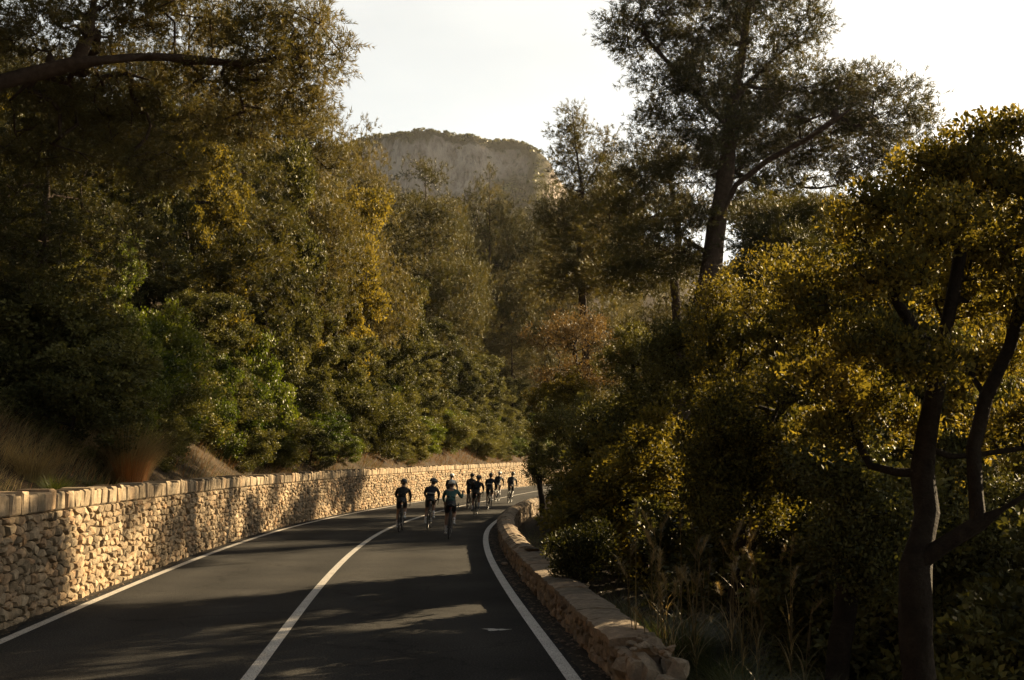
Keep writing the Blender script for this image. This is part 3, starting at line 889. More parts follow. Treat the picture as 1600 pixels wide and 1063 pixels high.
put('pine', 60, 60, 42, 300, 'tall dark pine at the upper left corner')
put('shrub', 250, 470, 31, 190, 'bright green shrub under the golden oak', var=0)
put('shrub', 195, 500, 29, 130, 'green shrub left of the bright green shrub')
put('shrub', 330, 560, 34, 120, 'green shrub between the bright shrub and the wall')
put('shrub', 370, 590, 36, 120, 'low green shrub hanging towards the wall top')
put('shrub', 395, 500, 39, 110, 'fresh green shrub below the round grey-green oak')
put('oak', 150, 335, 25, 150, 'vivid green young tree lit at its right side', mat=M['shrub'])
put('shrub', 490, 610, 46, 110, 'dull green shrub above the wall behind the left lane')
put('shrub', 640, 650, 66, 110, 'tangled shrub on the bank above the sunlit wall')

R6 = random.Random(21); pos = []; tries = 0
while len(pos) < 260 and tries < 9000:
    tries += 1
    u = 25 + 105 * R6.random() ** 1.2; k = R6.uniform(.5, 1.35); sft = R6.uniform(.2 + k * .85, 6.5); p = road(float(u), -(4.6 + sft), 0); x, y = p[0], p[1]
    if any((x - a) ** 2 + (y - b) ** 2 < .9 for a, b in pos): continue
    pos.append((x, y)); dk = R6.random() < .8
    lb = ('dark' if dk else 'fresh green') + (' knee-high shrub ' if k < .7 else ' waist-high shrub ' if k < 1 else ' bushy shrub ') + ('at the back of the bank ' if sft > 3 else 'close to the wall top ') + ('below the bright green shrubs' if u < 38 else 'left of the leftmost cyclist' if u < 55 else 'above the cyclists' if u < 85 else 'where the wall rounds the bend')
    place('shrub', SHRUB[R6.randrange(2)], (x, y, gh(x, y) - .12), R6.uniform(0, 6), (k * 1.3, k * 1.3, k), lb, 'shrub', 'shrubs on the bank: ' + lb, M['oak'] if dk else M['shrub'])
# fill of the wood up the hillside, kept below the skyline the photograph shows
SKY = [(-400, -300), (0, 20), (250, 60), (400, 120), (520, 190), (570, 215), (600, 250), (660, 262), (760, 272), (860, 285), (940, 300), (1000, 330), (1100, 380), (1300, 430), (1700, 430)]
sx_, sy_ = np.array(SKY, float).T
def project(x, y, z):
    v = Vector((x, y, z - CAM_H)); c = math.cos(PITCH); s = math.sin(PITCH)
    d = v.y * c + v.z * s; up = -v.y * s + v.z * c
    return 800 + FPX * v.x / d, 531.5 - FPX * up / d
def band(px, zs):
    for lim, t in zip((120, 300, 450, 600, 720, 860, 1e9), ('above the shaded near end of the wall', 'above and left of the golden oak', 'behind the round grey-green oak', 'behind the broad olive-gold oak', 'left of the feathery pine', 'under the mountain, right of the feathery pine', 'beyond the bend, left of the tall leaning pine')):
        if px < lim: break
    return ('low on the slope ' if zs < 8 else 'halfway up the slope ' if zs < 17 else 'high on the slope ') + t
R3 = random.Random(77); fill = 0; pos = []
tries = 0
while fill < 190 and tries < 9000:
    tries += 1
    u = R3.uniform(8, 185); s = -R3.uniform(6.5, 78)
    p = road(float(u), s, 0); x, y = p[0], p[1]
    if y < 10: continue
    dmin = 3.3 if -s < 30 else 4.6
    if any((x - a) ** 2 + (y - b) ** 2 < dmin ** 2 for a, b in pos): continue
    g0 = gh(x, y); px, _ = project(x, y, g0)
    if px < -350 or px > 1150: continue
    pine = R3.random() < (.25 if -s < 14 else .65)
    h = R3.uniform(9, 15) if pine else R3.uniform(4.5, 7.5)
    lim = np.interp(px, sx_, sy_) + R3.uniform(4, 40)
    while h > 2.5 and project(x, y, g0 + h)[1] < lim: h *= .93
    if h <= 2.6: continue
    gold = R3.random() < .2
    if pine: place('pine_tree', PINE[R3.randrange(3)], (x, y, g0), R3.uniform(0, 6), (h / 14 * R3.uniform(.95, 1.25),) * 2 + (h / 14,), ('tall' if h > 11.5 else 'shorter') + ' pine ' + band(px, g0), 'tree', 'pines crowding the hillside wood, ' + band(px, g0))
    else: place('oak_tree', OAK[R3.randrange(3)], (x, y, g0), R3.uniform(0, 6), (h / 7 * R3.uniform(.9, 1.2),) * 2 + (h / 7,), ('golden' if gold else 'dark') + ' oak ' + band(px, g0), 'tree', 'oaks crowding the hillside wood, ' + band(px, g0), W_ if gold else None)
    pos.append((x, y)); fill += 1
print('fill', fill, tries)

# --- overhanging pine, upper left: stands on the bank outside the frame, limb reaching over
def local(px, py, depth, base): return tuple(unproj(px, py, depth) - base)
def pxblobs(lst, base, Z):
    out = []
    for px, py, rx, ry, dz in lst:
        p = unproj(px, py, Z + dz) - base; k = (Z + dz) / FPX
        out.append((p.x, p.y, p.z, rx * k, rx * k * .9, ry * k))
    return out
bx, by = -14.2, 21.0; base = Vector((bx, by, gh(bx, by)))
tr = [[(0, 0, -.8), (.2, 0, 2.4), (.9, .1, 4.6), local(-60, 175, 21, base), local(0, 130, 21, base), local(120, 98, 21, base), local(240, 88, 21, base), local(380, 100, 21.5, base), local(500, 80, 22, base)],
      [(.9, .1, 4.6), (.7, .5, 7), (.4, .6, 9.5), (.3, .4, 12)],
      [local(120, 98, 21, base), local(140, 55, 21, base), local(150, -20, 21, base)]]
bl = pxblobs([(60, 40, 110, 50, 0), (180, 30, 90, 45, 1), (300, 30, 90, 40, 1), (400, 60, 70, 45, 0), (470, 40, 50, 45, 1), (500, 100, 40, 45, 1), (530, 90, 28, 30, 0), (440, 130, 70, 45, 1.5), (330, 120, 80, 40, 1),
              (180, 130, 110, 45, 2), (60, 150, 90, 50, 2), (250, 190, 110, 35, 3), (390, 190, 80, 35, 2.5), (480, 175, 45, 35, 2), (100, 230, 110, 45, 3), (240, 265, 90, 35, 2.5), (420, 10, 60, 30, 0), (500, 20, 18, 30, 0), (180, -70, 200, 60, 0), (-80, 60, 90, 90, 0)], base, 21)
OP = make_tree(tr, bl, 1500, 301, 'pine', dict(shoots=9, per=17, slen=.22, nlen=.11, wid=.015, spread=.17), .15, .4, up=.2, low=.15, mats=(M['bark_pine'], M['pine']))
place('pine_tree', OP, base, label='near dark pine whose long limb and foliage overhang the upper left of the view')

# --- the tall leaning pine on the valley side
base = unproj(1040, 820, 40); base.z = gh(base.x, base.y)
tr = [[(0, 0, -.6), local(1052, 700, 40, base), local(1085, 540, 40, base), local(1108, 430, 40, base), local(1130, 300, 40, base), local(1140, 200, 40, base), local(1158, 90, 40, base), local(1180, -60, 40, base), local(1195, -190, 40, base)],
      [local(1122, 350, 40, base), local(1150, 290, 39.472, base), local(1200, 250, 38.68, base), local(1260, 218, 38.02, base), local(1330, 170, 37.36, base)],
      [local(1128, 330, 40, base), local(1180, 340, 39.34, base), local(1260, 350, 38.68, base), local(1330, 356, 38.02, base)],
      [local(1110, 430, 40, base), local(1160, 415, 40, base), local(1210, 400, 40.66, base), local(1250, 396, 41.32, base)],
      [local(1112, 400, 40, base), local(1080, 380, 40.66, base), local(1050, 360, 41.32, base)],
      [local(1140, 200, 40, base), local(1090, 150, 40, base), local(1010, 60, 40, base)],
      [local(1150, 150, 40, base), local(1200, 100, 40, base), local(1270, 40, 40, base)]]
bl = pxblobs([(1000, 20, 62, 42, 0), (985, 60, 48, 30, 0), (1050, -30, 80, 50, 0), (1100, 40, 70, 48, 1), (1210, 0, 85, 50, 0), (1262, 45, 42, 30, -.5), (1180, -100, 130, 60, 0), (1160, -180, 90, 60, 0), (1210, 80, 60, 36, 0),
              (1040, 130, 62, 36, 0), (1100, 120, 62, 40, -1), (1170, 140, 65, 40, 1), (1030, 195, 60, 32, 0), (1110, 200, 70, 40, -1), (1190, 205, 70, 38, .5), (1260, 130, 62, 32, -1), (1340, 130, 62, 26, -1),
              (1400, 150, 50, 22, -1), (1425, 175, 36, 18, -1.5), (1290, 185, 70, 30, -1), (1370, 195, 62, 26, -1.5), (1250, 225, 58, 26, 1), (1010, 260, 58, 34, 0), (1080, 270, 62, 34, .5), (1160, 275, 52, 28, 1),
              (1010, 330, 62, 36, .5), (1070, 340, 52, 32, 0), (1040, 400, 62, 36, .5), (1000, 430, 52, 34, 1), (1220, 300, 52, 18, 1), (1290, 330, 52, 14, -1), (1190, 370, 50, 16, 1), (1240, 410, 46, 18, 1),
              (1120, 80, 60, 40, 1), (1150, -10, 60, 50, -1), (1140, 170, 60, 36, 1.5), (1060, 70, 55, 40, 1), (1130, 240, 60, 34, 1.5), (1200, 250, 60, 30, 2), (1310, 150, 60, 30, 1), (1330, 215, 60, 28, 1.5), (1390, 230, 50, 24, 1), (1440, 200, 30, 18, 0),
              (990, 390, 60, 40, 0), (1080, 420, 50, 26, 1), (960, 330, 46, 34, 1), (1280, 270, 70, 24, 2), (1160, 330, 50, 26, 2), (1350, 260, 60, 22, 2), (1300, 380, 60, 16, 2), (1230, 160, 60, 34, 1)], base, 40)
HP = make_tree(tr, bl, 2750, 311, 'pine', dict(shoots=9, per=15, slen=.33, nlen=.165, wid=.025, spread=.25), .38, .52, up=.2, low=.25, mats=(M['bark_pine'], M['pine']))
place('pine_tree', HP, base, label='tallest pine leaning right above the valley side of the road with crown against bright sky')
# slimmer pine beside it
b2 = unproj(1062, 788, 44); b2.z = gh(b2.x, b2.y)
tr = [[(0, 0, -.6), local(1068, 600, 44, b2), local(1056, 480, 44, b2), local(1052, 430, 44, b2), local(1062, 370, 44, b2), local(1040, 250, 44, b2)], [local(1056, 470, 44, b2), local(1075, 400, 44, b2), local(1095, 380, 44, b2)]]
bl = pxblobs([(1040, 250, 60, 30, 1), (990, 300, 60, 34, 1), (1060, 330, 60, 30, 1), (960, 360, 62, 36, 2), (1030, 420, 60, 30, 1), (970, 430, 58, 34, 2)], b2, 44)
SP = make_tree(tr, bl, 380, 321, 'pine', dict(shoots=9, per=18, slen=.30, nlen=.155, wid=.022, spread=.26), .18, .45, up=.2, low=.2, mats=(M['bark_pine'], M['pine']))
place('pine_tree', SP, b2, label='slim crooked pine trunk close behind the tall leaning pine')
b4 = Vector((7.2, 28.0, gh(7.2, 28.0)))  # pine added so that its crown shades the near end of the left wall
tr = [[(0, 0, -.6), (-.3, 0, 2.5), (-.2, 0, 5.5), (-.4, 0, 8.4)], [(-.2, 0, 5.0), (-.6, -1.2, 7.0), (-.9, -2.2, 8.2)], [(-.2, 0, 4.6), (-1.0, 1.2, 6.8), (-1.2, 2.0, 7.8)]]
bl = pxblobs([(1215, 335, 75, 36, -2.0), (1265, 350, 80, 36, -1.5), (1220, 385, 75, 38, -2.6), (1290, 395, 80, 36, -1), (1235, 400, 70, 34, 0), (1215, 350, 66, 32, 1.6), (1240, 352, 75, 34, .8), (1215, 400, 62, 32, 2.0), (1260, 415, 75, 34, .6), (1230, 440, 80, 34, -2.6),
              (1215, 440, 70, 34, -.8), (1275, 450, 70, 34, .6), (1210, 440, 60, 30, 1.2), (1235, 470, 70, 34, -1.6), (1330, 360, 60, 34, 1.0), (1200, 380, 55, 30, -3.4)], b4, 27.5)
LP = make_tree(tr, bl, 1000, 328, 'pine', dict(shoots=9, per=16, slen=.24, nlen=.12, wid=.018, spread=.19), .14, .4, up=.2, low=.2, mats=(M['bark_pine'], M['pine']))
place('pine_tree', LP, b4, label='lower spreading pine just right of and nearer than the tall leaning pine')
# young loose pine with its tip against the sky
b3 = unproj(915, 600, 60); b3.z = gh(b3.x, b3.y)
tr = [[(0, 0, -.6), local(915, 520, 60, b3), local(905, 400, 60, b3), local(910, 300, 60, b3), local(900, 230, 60, b3), local(893, 165, 60, b3)], [local(910, 300, 60, b3), local(940, 250, 60, b3), local(950, 205, 60, b3)]]
bl = pxblobs([(893, 178, 15, 17, 0), (880, 205, 20, 15, 0), (908, 203, 18, 15, 1), (897, 228, 28, 15, 0), (877, 246, 22, 14, 0), (918, 248, 22, 15, 1), (948, 215, 14, 18, 0), (955, 245, 24, 16, 1), (905, 280, 38, 22, 0), (960, 285, 38, 24, 0),
              (925, 320, 60, 28, 1), (880, 340, 46, 28, -1), (960, 350, 50, 28, 1), (905, 390, 70, 34, 0), (950, 430, 70, 36, 0), (880, 440, 56, 36, 0)], b3, 60)
YP = make_tree(tr, bl, 900, 325, 'pine', dict(shoots=9, per=15, slen=.32, nlen=.17, wid=.026, spread=.28), .2, .5, up=.2, low=.2, mats=(M['bark_pine'], M['pine']))
place('pine_tree', YP, b3, label='young loose pine with pointed top against the sky left of the tall leaning pine')

# --- near oak on the right with forked trunk
Z = 9.0
base = unproj(1436, 1063, Z); base.z = gh(base.x, base.y)
L = lambda px, py, dz=0: local(px, py, Z + dz, base)
tr = [[(.05, 0, -.4), L(1436, 1063), L(1432, 960), L(1428, 885), L(1448, 800, .1), L(1442, 740, .2), L(1452, 660, .2), L(1462, 600, .1), L(1440, 530, 0), L(1400, 470, -.2), L(1380, 420, -.2)],
      [L(1428, 885), L(1480, 850, -.1), L(1530, 818, -.2), L(1600, 775, -.3), L(1680, 700, -.4), L(1740, 560, -.4)],
      [L(1445, 745, .2), L(1400, 738, .3), L(1360, 728, .4), L(1340, 690, .5), L(1320, 640, .5), L(1300, 600, .5)],
      [L(1452, 715, .2), L(1520, 712, .3), L(1600, 700, .4), L(1700, 690, .4)],
      [L(1530, 818, -.2), L(1520, 700, 0), L(1540, 620, 0), L(1580, 540, 0), L(1610, 400, 0)],
      [L(1462, 600, .1), L(1480, 500, 0), L(1500, 400, 0), L(1510, 300, 0)],
      [L(1540, 620, 0), L(1500, 560, .3), L(1460, 470, .3)]]
bl = []
for px, py, rx, ry, dz in [(1520, 240, 60, 55, 0), (1440, 270, 60, 50, .3), (1580, 300, 50, 60, -.2), (1360, 330, 60, 55, .2), (1470, 350, 60, 50, -.3), (1540, 380, 60, 50, .3), (1400, 420, 60, 45, -.2), (1330, 430, 50, 40, .3),
                           (1500, 460, 60, 45, .4), (1600, 440, 50, 60, 0), (1280, 500, 60, 42, .2), (1350, 530, 60, 40, -.3), (1440, 560, 50, 40, -.4), (1560, 560, 50, 40, .3), (1290, 590, 55, 40, .2), (1360, 620, 50, 35, .5),
                           (1300, 670, 50, 35, .5), (1250, 440, 45, 35, .3), (1700, 300, 90, 90, 0), (1700, 480, 80, 80, -.2), (1680, 620, 70, 50, .2), (1560, 660, 50, 30, .5), (1420, 660, 40, 30, .6), (1560, 200, 34, 28, 0), (1640, 200, 50, 40, 0)]:
    p = L(px, py, dz); k = Z / FPX; bl.append((p[0], p[1], p[2], rx * k * 1.15, rx * k * 1.5, ry * k * 1.1))
NO = make_tree(tr, bl, 1050, 331, 'oak', dict(per=60, spread=.165, L=.047, W=.026, up=.6, jit=.5, clumpvar=.5), .125, .16, up=.25, low=.1, mats=(M['bark'], M['oak_warm']), tip=.0035)
place('oak_tree', NO, base, label='nearest oak with dark forked trunk and backlit leaves filling the right side')

# --- middle oaks on the valley side
def valley_oak(px, py, depth, wpx, hpx, label, seed, mat, trunk=None, per=60, n=420, L_=.06, name='oak_tree', rt=.12, spread=.26):
    t = unproj(px, py, depth); b = Vector((t.x, t.y, gh(t.x, t.y)))
    if trunk: q = unproj(trunk[0], trunk[1], depth); b = Vector((q.x, q.y, gh(q.x, q.y)))
    r = np.random.default_rng(seed); k = depth / FPX; bl = []
    for i in range(16):
        an = r.uniform(0, 2 * PI); q = r.random() ** .5
        cx = px + math.cos(an) * q * wpx * .36; cy = py + math.sin(an) * q * hpx * .36
        p = unproj(cx, cy, depth + r.uniform(-.25, .25) * wpx * k) - b
        w0 = wpx * .17 * k * r.uniform(.8, 1.2); bl.append((p.x, p.y, p.z, w0, w0, w0 * .8))
    c = t - b
    tr = [[(0, 0, -.5), (c.x * .25, c.y * .25, c.z * .3), (c.x * .7, c.y * .7, c.z * .62), (c.x, c.y, c.z)]]
    return place(name, make_tree(tr, bl, n, seed, 'oak', dict(per=per, spread=spread, L=L_, W=L_ * .58, up=.4), rt, .25, up=.3, low=.2, mats=(M['bark'], mat), tip=.005), b, label=label, cat='tree')
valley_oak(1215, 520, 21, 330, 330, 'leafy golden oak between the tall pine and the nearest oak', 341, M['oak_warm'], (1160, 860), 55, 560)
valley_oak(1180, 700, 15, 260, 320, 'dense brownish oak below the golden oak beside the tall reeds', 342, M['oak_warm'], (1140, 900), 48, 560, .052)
valley_oak(1330, 800, 12, 260, 300, 'low oak filling the gap left of the forked trunk', 343, M['oak'], (1300, 980), 42, 460, .050)
valley_oak(1540, 880, 13, 260, 320, 'low oak behind the forked trunk at the right edge', 344, M['oak'], (1560, 1000), 42, 460, .050)
valley_oak(1090, 560, 24, 200, 150, 'green oak at the foot of the tall leaning pine', 345, M['oak'], (1080, 700), 60, 330, .07)
valley_oak(1000, 690, 24, 230, 200, 'dark evergreen bush behind the parapet right of the bend', 346, M['oak'], (1000, 780), 70, 380, .07)
valley_oak(912, 692, 40, 200, 185, 'dark oak hanging over the far end of the parapet', 347, M['oak'], (925, 780), 80, 380, .08, rt=.14)
valley_oak(900, 640, 50, 190, 110, 'pale-topped oak above the end of the parapet', 348, M['oak_warm'], (920, 740), 80, 330, .09)
valley_oak(900, 555, 52, 210, 150, 'withered brown-leaved tree beyond the parapet', 349, M['dry'], (915, 700), 34, 420, .09, name='withered_tree', spread=.34)
valley_oak(990, 570, 46, 170, 150, 'olive tree-like bush right of the withered brown tree', 350, M['oak'], (990, 690), 70, 260, .09)
valley_oak(842, 735, 50, 60, 60, 'sunlit leafy bush at the very end of the visible parapet', 351, M['oak'], (848, 760), 60, 110, .08, name='bush')
valley_oak(905, 860, 17.5, 130, 90, 'dark low bush just behind the middle of the parapet', 352, M['oak'], (910, 890), 90, 130, .045, name='bush', spread=.2)
place('oak_tree', OAK[1], (6.4, 16.6, gh(6.4, 16.6)), 1.1, (.75, .75, (6.1 - gh(6.4, 16.6)) / 7), 'backlit oak of middle height behind the limbs of the nearest oak', 'tree', None, M['oak_warm'])  # put in to cast shade on the near left lane
place('oak_tree', OAK[2], (4.1, 17.4, gh(4.1, 17.4)), 2.1, (.62, .62, (4.6 - gh(4.1, 17.4)) / 7), 'small rounded oak between the dense brownish oak and the leafy golden oak', 'tree', None, M['oak_warm'])  # added caster, low crown blocking sun from the near road
place('oak_tree', OAK[0], (5.0, 14.3, gh(5.0, 14.3)), 4.1, (.55, .55, (4.4 - gh(5.0, 14.3)) / 7), 'small oak directly behind the forked trunk of the nearest oak', 'tree', None, M['oak'])  # second added caster for the near road, hidden by the forked trunk
# unseen trees added beyond the right frame edge to shade the near road
for k, (x, y, wd, hh) in enumerate([(24, 26, 10, 15)]):
    g0 = gh(x, y); place('pine_tree', PINE[k], (x, y, g0), k * 2., (wd / 9, wd / 9, hh / 14), 'pine standing lower on the slope behind the nearest oak, mostly hidden by its leaves', 'tree', 'pines hidden behind the nearest oak')
for k, (x, y, h, wd) in enumerate([(12.5, 13, 9.0, 7), (8, 0, 8, 6), (14.5, 19.5, 10.5, 7), (24, 40, 9, 7)]):
    g0 = gh(x, y); place('oak_tree', OAK[k % 3], (x, y, g0), k * 1.7, (wd / 5.6, wd / 5.6, (h) / 7), ['oak low on the slope right of and behind the nearest oak', 'oak beside the viewpoint just beyond the right edge', 'oak further down the slope behind the right edge of the nearest oak', 'oak deep in the valley behind the nearest oak crown'][k], 'tree')

put('pine', 1290, 335, 52, 230, 'hazy pine filling the gap right of the tall leaning pine trunk')
put('pine', 1040, 400, 62, 200, 'pine closing the gap beneath the slim crooked pine')
put('pine', 1185, 390, 56, 210, 'pine seen low behind the tall leaning pine trunk')
put('pine', 1420, 300, 52, 230, 'pine behind the upper leaves of the nearest oak')
put('pine', 1570, 310, 56, 240, 'pine at the right edge behind the nearest oak')
for k, (u, sft) in enumerate([(41, 6.8), (43.5, 7.2), (46, 8.2), (48.5, 9.4), (52, 10.5), (44.5, 8.4), (50, 11), (37.5, 6.0)]):
    p = road(float(u), sft, 0); kk = .85 - .05 * (k % 3)
    place('shrub', SHRUB[k % 2], (p[0], p[1], gh(p[0], p[1]) - .1), k * 1.9, (kk, kk, kk * .9), ['leafy shrub at the foot of the sunlit bush at the parapet end', 'shrub leaning on the parapet where it curves away', 'shrub hiding the outer face of the parapet beyond its turn', 'shrub under the pale-topped oak near the parapet', 'farthest shrub against the parapet at the bend', 'shrub behind the one leaning on the curved parapet', 'shrub downhill of the farthest parapet shrub', 'shrub just before the parapet starts to curve'][k], 'shrub', None, M['oak'])
# undergrowth on the valley side
R5 = random.Random(12); pos = []
while len(pos) < 85:
    y = R5.uniform(11, 50); x = float(road(y, 0)[0]) + R5.uniform(5.6, 16)
    if any((x - a) ** 2 + (y - b) ** 2 < 1.3 for a, b in pos) or (x < 3.3 and y < 16): continue
    g0 = gh(x, y); k = R5.uniform(.6, 1.35); pos.append((x, y)); dk = R5.random() < .7
    lb = ('dark' if dk else 'golden') + (' low' if k < .9 else ' tall') + ' undergrowth shrub ' + ('around the foot of the forked trunk' if y < 17 and x > 2.6 * y / 10 else 'behind the grass mound' if y < 20 else 'below the leafy golden oak' if y < 32 else 'downhill from the far end of the parapet') + (' near the parapet' if x < 4.5 else ' further down the slope')
    place('shrub', SHRUB[R5.randrange(2)], (x, y, g0), R5.uniform(0, 6), (k * 1.15, k * 1.15, k), lb, 'shrub', 'undergrowth on the valley slope: ' + lb, M['oak'] if dk else M['oak_warm'])
# fill of the valley wood
def vb(px): return 'left of the tall leaning pine' if px < 1080 else 'right of the tall leaning pine' if px < 1230 else 'seen through the leaves of the nearest oak' if px < 1430 else 'behind the forked trunk at the far right'
R4 = random.Random(99); pos = []; fill = 0; tries = 0
while fill < 90 and tries < 8000:
    tries += 1
    u = R4.uniform(20, 170); s = R4.uniform(17, 90)
    p = road(float(u), s, 0); x, y = p[0], p[1]
    if any((x - a) ** 2 + (y - b) ** 2 < 5.0 ** 2 for a, b in pos): continue
    g0 = gh(x, y); px, _ = project(x, y, g0)
    if px < 880 or px > 1750: continue
    pine = R4.random() < .4; h = R4.uniform(7, 11) if pine else R4.uniform(4.5, 7)
    while h > 2.5 and project(x, y, g0 + h)[1] < 480 + R4.uniform(0, 50): h *= .93
    if h <= 2.6: continue
    gold = R4.random() < .4
    if pine: place('pine_tree', PINE[R4.randrange(3)], (x, y, g0), R4.uniform(0, 6), (h / 14 * 1.1,) * 2 + (h / 14,), ('near' if y < 70 else 'distant') + ' valley pine ' + vb(px), 'tree', 'pines in the valley wood ' + vb(px))
    else: place('oak_tree', OAK[R4.randrange(3)], (x, y, g0), R4.uniform(0, 6), (h / 7 * 1.1,) * 2 + (h / 7,), ('golden' if gold else 'olive') + (' near' if y < 70 else ' distant') + ' valley oak ' + vb(px), 'tree', 'oaks in the valley wood ' + vb(px), W_ if gold else None)
    pos.append((x, y)); fill += 1
print('valley fill', fill, 'tris', TRI[0])

# ------------------------------------------------------------------ grasses
def blades(P, D, H, W_, bend, seed, seg=3, droop=1.0):
    """arching blades: P base points, D lean directions (unit xy), H lengths"""
    r = np.random.default_rng(seed); n = len(P)
    side = np.stack([-D[:, 1], D[:, 0], np.zeros(n)], 1); up = np.array([0, 0, 1.])
    Dn = np.stack([D[:, 0], D[:, 1], np.zeros(n)], 1)
    rows = []
    for k in range(seg + 1):
        f = k / seg; wdt = W_ * (1 - f * .85)
        c = P + up * (H * (f - .45 * droop * bend * f * f))[:, None] + Dn * (H * bend * f ** 1.6)[:, None]
        if k < seg: rows += [c - side * wdt[:, None] * .5, c + side * wdt[:, None] * .5]
        else: rows += [c]
    V = np.stack(rows, 1); m = V.shape[1]; V = V.reshape(-1, 3); b = np.arange(n) * m
    Q = [np.stack([b + 2 * k, b + 2 * k + 1, b + 2 * k + 3, b + 2 * k + 2], 1) for k in range(seg - 1)]
    Tt = np.stack([b + 2 * (seg - 1), b + 2 * (seg - 1) + 1, b + m - 1], 1)
    val = np.clip(r.normal(.5, .22, n), 0, 1)
    return V, [np.concatenate(Q), Tt], np.concatenate([np.tile(val, seg - 1), val])
def merge_stuff(name, sets, mats, label, cat, kind='stuff', parent=None):
    out = []
    for k, (V, F, val) in enumerate(sets):
        o = link(name, mesh_np(name, V, F, mats[k], val)); tag(o, label, cat if parent is None else None, kind=kind)
        out.append(o)
    return out
rg = np.random.default_rng(5)
def bank(n, u0, u1, t0, t1, hmin, hmax, mat, seed, down=.8, w_=.008, name='grass', label='', side=-1, base_s=4.5, bend=(.3, .9), pw=1.0):
    r = np.random.default_rng(seed)
    u = r.uniform(u0, u1, n); t = t0 + (t1 - t0) * r.random(n) ** pw
    # clumpy
    keep = wob(u * 2.4, t * 3.1) + r.normal(0, .5, n) > -.25; u = u[keep]; t = t[keep]; n = len(u)
    P = road(u, side * (base_s + t), 0); P[:, 2] = ground_h(P[:, 0], P[:, 1]) - .03
    c = road(u, 0, 0); D = (c - P)[:, :2]; D /= np.linalg.norm(D, axis=1)[:, None]
    an = r.normal(0, .9, n); D = D * down + np.stack([np.cos(an * 3), np.sin(an * 3)], 1) * (1 - down) ; D /= np.linalg.norm(D, axis=1)[:, None]
    H = r.uniform(hmin, hmax, n); V, F, val = blades(P, D, H, np.full(n, w_) * (1 + u / 60), r.uniform(bend[0], bend[1], n), seed)
    o = link(name, mesh_np(name, V, F, mat, val)); tag(o, label, 'grass', kind='stuff'); TRI[0] += n * 5; return o
bank(21000, 10, 28, .5, 5.2, .25, .7, M['straw'], 1, .8, .011, label='dry straw grass hanging down the bank at the left edge', pw=.8)
bank(5200, 14, 60, .15, 1.6, .15, .5, M['grass'], 2, .6, .008, label='green and yellow grass fringe along the top of the stone wall')
bank(23000, 20, 130, .3, 7, .25, .65, M['rust_grass'], 3, .6, .010, label='rusty dry grass on the soil bank above the wall')
bank(13000, 24, 100, .1, 3.6, .2, .6, M['straw'], 4, .6, .010, label='pale dry grass above the sunlit part of the wall')
bank(6000, 7, 40, .1, 4, .15, .42, M['grass'], 6, .2, .006, label='rough green grass on the slope behind the parapet', side=1, base_s=4.15)
# grass at the foot of the left wall
bank(1800, 16, 70, 0, .10, .02, .09, M['grass'], 7, .3, .006, label='short grass growing along the foot of the stone wall', base_s=3.52, side=-1)

def tussock(loc, n, rad, h, mat, seed, label, w_=.006, bendr=(.35, 1.1), name='grass_tussock', base=None, lean=None):
    r = np.random.default_rng(seed); an = r.uniform(0, 2 * PI, n); q = r.random(n) ** .5 * rad
    P = np.stack([np.cos(an) * q, np.sin(an) * q, np.zeros(n) - .03], 1); D = np.stack([np.cos(an + r.normal(0, .4, n)), np.sin(an + r.normal(0, .4, n))], 1)
    if lean is not None: D = D + np.array(lean); D /= np.linalg.norm(D, axis=1)[:, None] + 1e-6
    V, F, val = blades(P, D, r.uniform(.6, 1.1, n) * h, np.full(n, w_), r.uniform(*bendr, n), seed, seg=4)
    o = link(name, mesh_np(name, V, F, mat, val), None, loc); tag(o, label, 'grass tussock'); TRI[0] += n * 7
    return o
def on_ground(px, depth, pyhint=None):
    t = unproj(px, 600, depth); return (t.x, t.y, gh(t.x, t.y))
tussock(on_ground(205, 25.5), 1500, .40, 1.9, M['straw'], 11, 'large fountain-like dry grass tussock on the bank below the green shrubs', .008, (.25, .8), lean=(.5, -.3))
tussock(on_ground(208, 25.2), 700, .35, 1.1, M['rust_grass'], 12, 'rusty orange heart of dead blades inside the large tussock', .008, (.15, .5), lean=(.2, -.2), name='dead_grass_clump')
tussock(on_ground(60, 21), 600, .3, 1.1, M['straw'], 13, 'dry grass tussock high on the bank near the left edge', .007, lean=(.4, -.3))
tussock(on_ground(95, 20), 420, .18, .55, M['grass'], 14, 'dark green grass tussock just above the wall at the left', .008)
tussock(on_ground(150, 23), 300, .16, .45, M['grass'], 15, 'small green grass tussock on the wall top left of the shadow edge', .008)
tussock(on_ground(345, 33), 300, .2, .6, M['straw'], 16, 'pale grass tussock on the wall top near the middle of the sunlit stretch', .008)
tussock(tuple(unproj(1050, 960, 13.5))[:2] + (gh(*tuple(unproj(1050, 960, 13.5))[:2]),), 2200, .42, .95, M['grass'], 21, 'bright backlit mound of arching green grass behind the parapet', .007, (.5, 1.2), lean=(-.3, -.3))
for k, (px, dep, nn, hh, lb) in enumerate([(985, 15.2, 900, .6, 'yellow-green grass tussock left of the bright grass mound'), (1015, 12.2, 500, .5, 'dark grass tussock against the rubble end of the parapet'), (1120, 12.6, 900, .7, 'grass tussock right of the bright grass mound'),
                                       (1170, 11.2, 800, .6, 'green tussock at the foot of the leaning dark trunk'), (1230, 10.4, 900, .65, 'pale tipped tussock at the bottom edge right of the rubble'), (1300, 10.2, 900, .7, 'grass tussock at the bottom edge left of the forked trunk'), (960, 17.5, 400, .5, 'mossy tussock behind the parapet coping')]):
    t = unproj(px, 950, dep); tussock((t.x, t.y, gh(t.x, t.y)), nn, .32, hh, M['grass'], 30 + k, lb, .006, (.4, 1.1))

